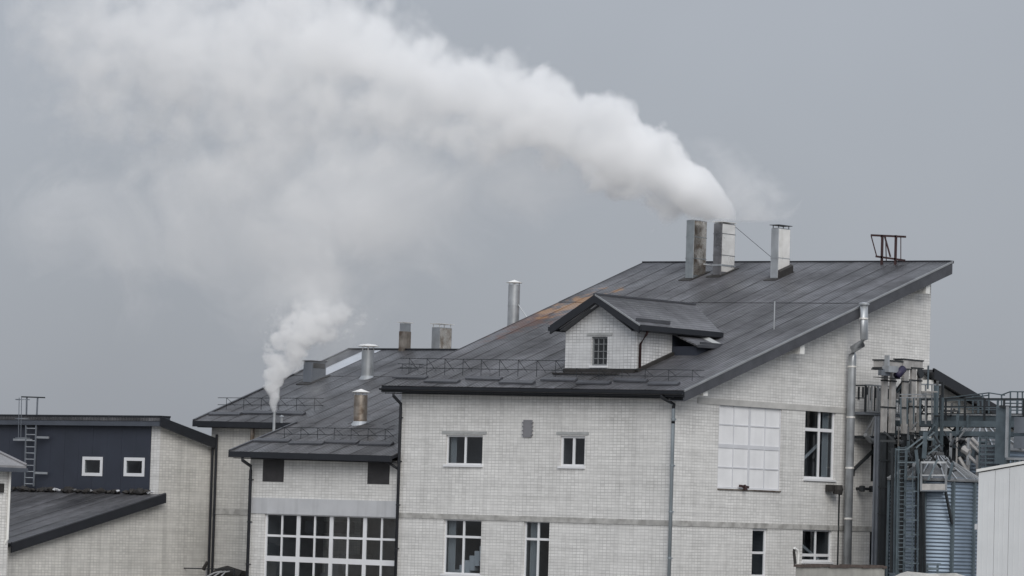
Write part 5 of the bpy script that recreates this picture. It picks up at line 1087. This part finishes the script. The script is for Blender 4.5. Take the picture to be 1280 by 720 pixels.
    f = mth('MULTIPLY', e, k_, clamp=True); f = mth('MULTIPLY', f, mth('MULTIPLY_ADD', f, .5, .5))
    if patch:
        nb_ = n.new('ShaderNodeTexNoise'); nb_.inputs['Scale'].default_value = nscale * .7; nb_.inputs['Detail'].default_value = 3; l.new(tc.outputs['Object'], nb_.inputs['Vector'])
        f = mth('MULTIPLY', f, mth('MAXIMUM', mth('MULTIPLY_ADD', nb_.outputs['Fac'], patch * 4, 1 - patch * 2), 0.0))
    d = mth('MULTIPLY', f, den)
    pv = n.new('ShaderNodeVolumePrincipled'); pv.inputs['Color'].default_value = (1, 1, 1, 1); pv.inputs['Anisotropy'].default_value = aniso; l.new(d, pv.inputs['Density'])
    l.new(pv.outputs[0], n['Material Output'].inputs['Volume'])
    bmesh.ops.recalc_face_normals(q.b, faces=q.b.faces[:]); me = bpy.data.meshes.new(name); q.b.to_mesh(me); q.b.free(); me.materials.append(M)
    o = bpy.data.objects.new(name, me); COL.objects.link(o); o.location = O; o.rotation_euler = (0, 0, YAW)
    o['label'] = label; o['category'] = cat; o['kind'] = 'stuff'; return o
def loc(O, px, py): p = onp(px, py, O, F0) - O; return p.dot(R0), p.z
def rows_x(O, tab):
    out = []
    for (px, yt, yb, *r) in tab: x = loc(O, px, (yt + yb) / 2)[0]; out.append((x, loc(O, px, yb)[1], loc(O, px, yt)[1], *r))
    return out
def rows_z(O, tab):
    out = []
    for (py, xl, xr, *r) in tab: out.append((loc(O, (xl + xr) / 2, py)[1], loc(O, xl, py)[0], loc(O, xr, py)[0], *r))
    return out
O1 = V(((c1[0] + c1[1]) / 2, (c1[2] + c1[3]) / 2, c1[5] + .02))
plume('smoke_plume', 'dense white plume of steam blown leftward from the ridge chimneys across the sky', 'smoke', O1, 'x', rows_x(O1, [
    (920, 262, 279, 1.6, 6, .3), (908, 240, 281, 2.4, 8, .3), (892, 214, 282, 2.5, 9, .32), (873, 194, 282, 2.4, 8, .36), (850, 178, 281, 2.1, 7, .42), (825, 160, 274, 1.8, 6, .48), (790, 131, 260, 1.5, 5, .52),
    (750, 106, 240, 1.3, 4, .55), (700, 86, 220, 1.15, 3.4, .55), (650, 70, 206, 1.1, 2.8, .55), (600, 54, 198, 1.0, 2.4, .55), (550, 30, 192, .95, 2.1, .55), (500, 2, 196, .95, 1.8, .6),
    (430, -65, 205, .85, 1.5, .68), (350, -120, 225, .65, 1.4, .78), (250, -120, 245, .52, 1.3, .85), (150, -120, 225, .46, 1.3, .9), (70, -135, 175, .38, 1.2, .9), (10, -190, 100, .2, 1, .9)]), .5, det=6, puff=.6)
plume('smoke_veil', 'thin torn veil of old steam hanging below the main plume at the left', 'smoke', O1, 'x', rows_x(O1, [
    (830, 235, 255, .0, 1, .3), (760, 195, 262, .22, 1.4, .6), (680, 160, 290, .28, 1.4, .6), (600, 140, 320, .3, 1.3, .7), (520, 140, 370, .34, 1.2, .7), (440, 140, 425, .38, 1.3, .8), (380, 140, 445, .42, 1.3, .8), (320, 140, 430, .36, 1.3, .85), (250, 150, 410, .26, 1.3, .9), (160, 180, 385, .19, 1.3, 1.), (60, 190, 350, .2, 1.3, .9), (0, 190, 310, .12, 1, .9)]), .22, flat=.5, det=5, seed=7, dist=1.0, patch=.7)
plume('steam_puff', 'small curling steam puff rising from the thin pipe on the annex roof', 'steam', SP, 'z', rows_z(SP, [
    (515, 339.5, 346, 5, 4, .15), (497, 334, 351, 5, 5, .5), (478, 330, 359, 4, 4.5, .8), (458, 329, 372, 3, 4, .9), (440, 331, 396, 2.4, 3.4, .9), (420, 338, 424, 2.1, 3.2, .9), (400, 345, 442, 1.7, 3, .9), (385, 352, 448, 1, 2.4, .9), (365, 350, 442, .3, 1.2, .8), (335, 320, 430, .14, 1, .7), (300, 290, 420, .03, 1, .6)]), 1.3, det=6, seed=3, puff=1.6)
O3 = V(((c3[0] + c3[1]) / 2 - .5, (c3[2] + c3[3]) / 2, c3[5] + .15))
plume('steam_wisp', 'faint wisp of steam drifting up from the middle and right ridge chimneys', 'steam', O3, 'z', rows_z(O3, [
    (277, 893, 990, .5, 2, .6), (262, 880, 1000, .55, 1.6, .7), (240, 868, 990, .5, 1.4, .7), (215, 862, 965, .42, 1.2, .7), (190, 855, 935, .3, 1, .6), (168, 850, 910, .0, 1, .6)]), .6, det=5, seed=12, patch=.6)
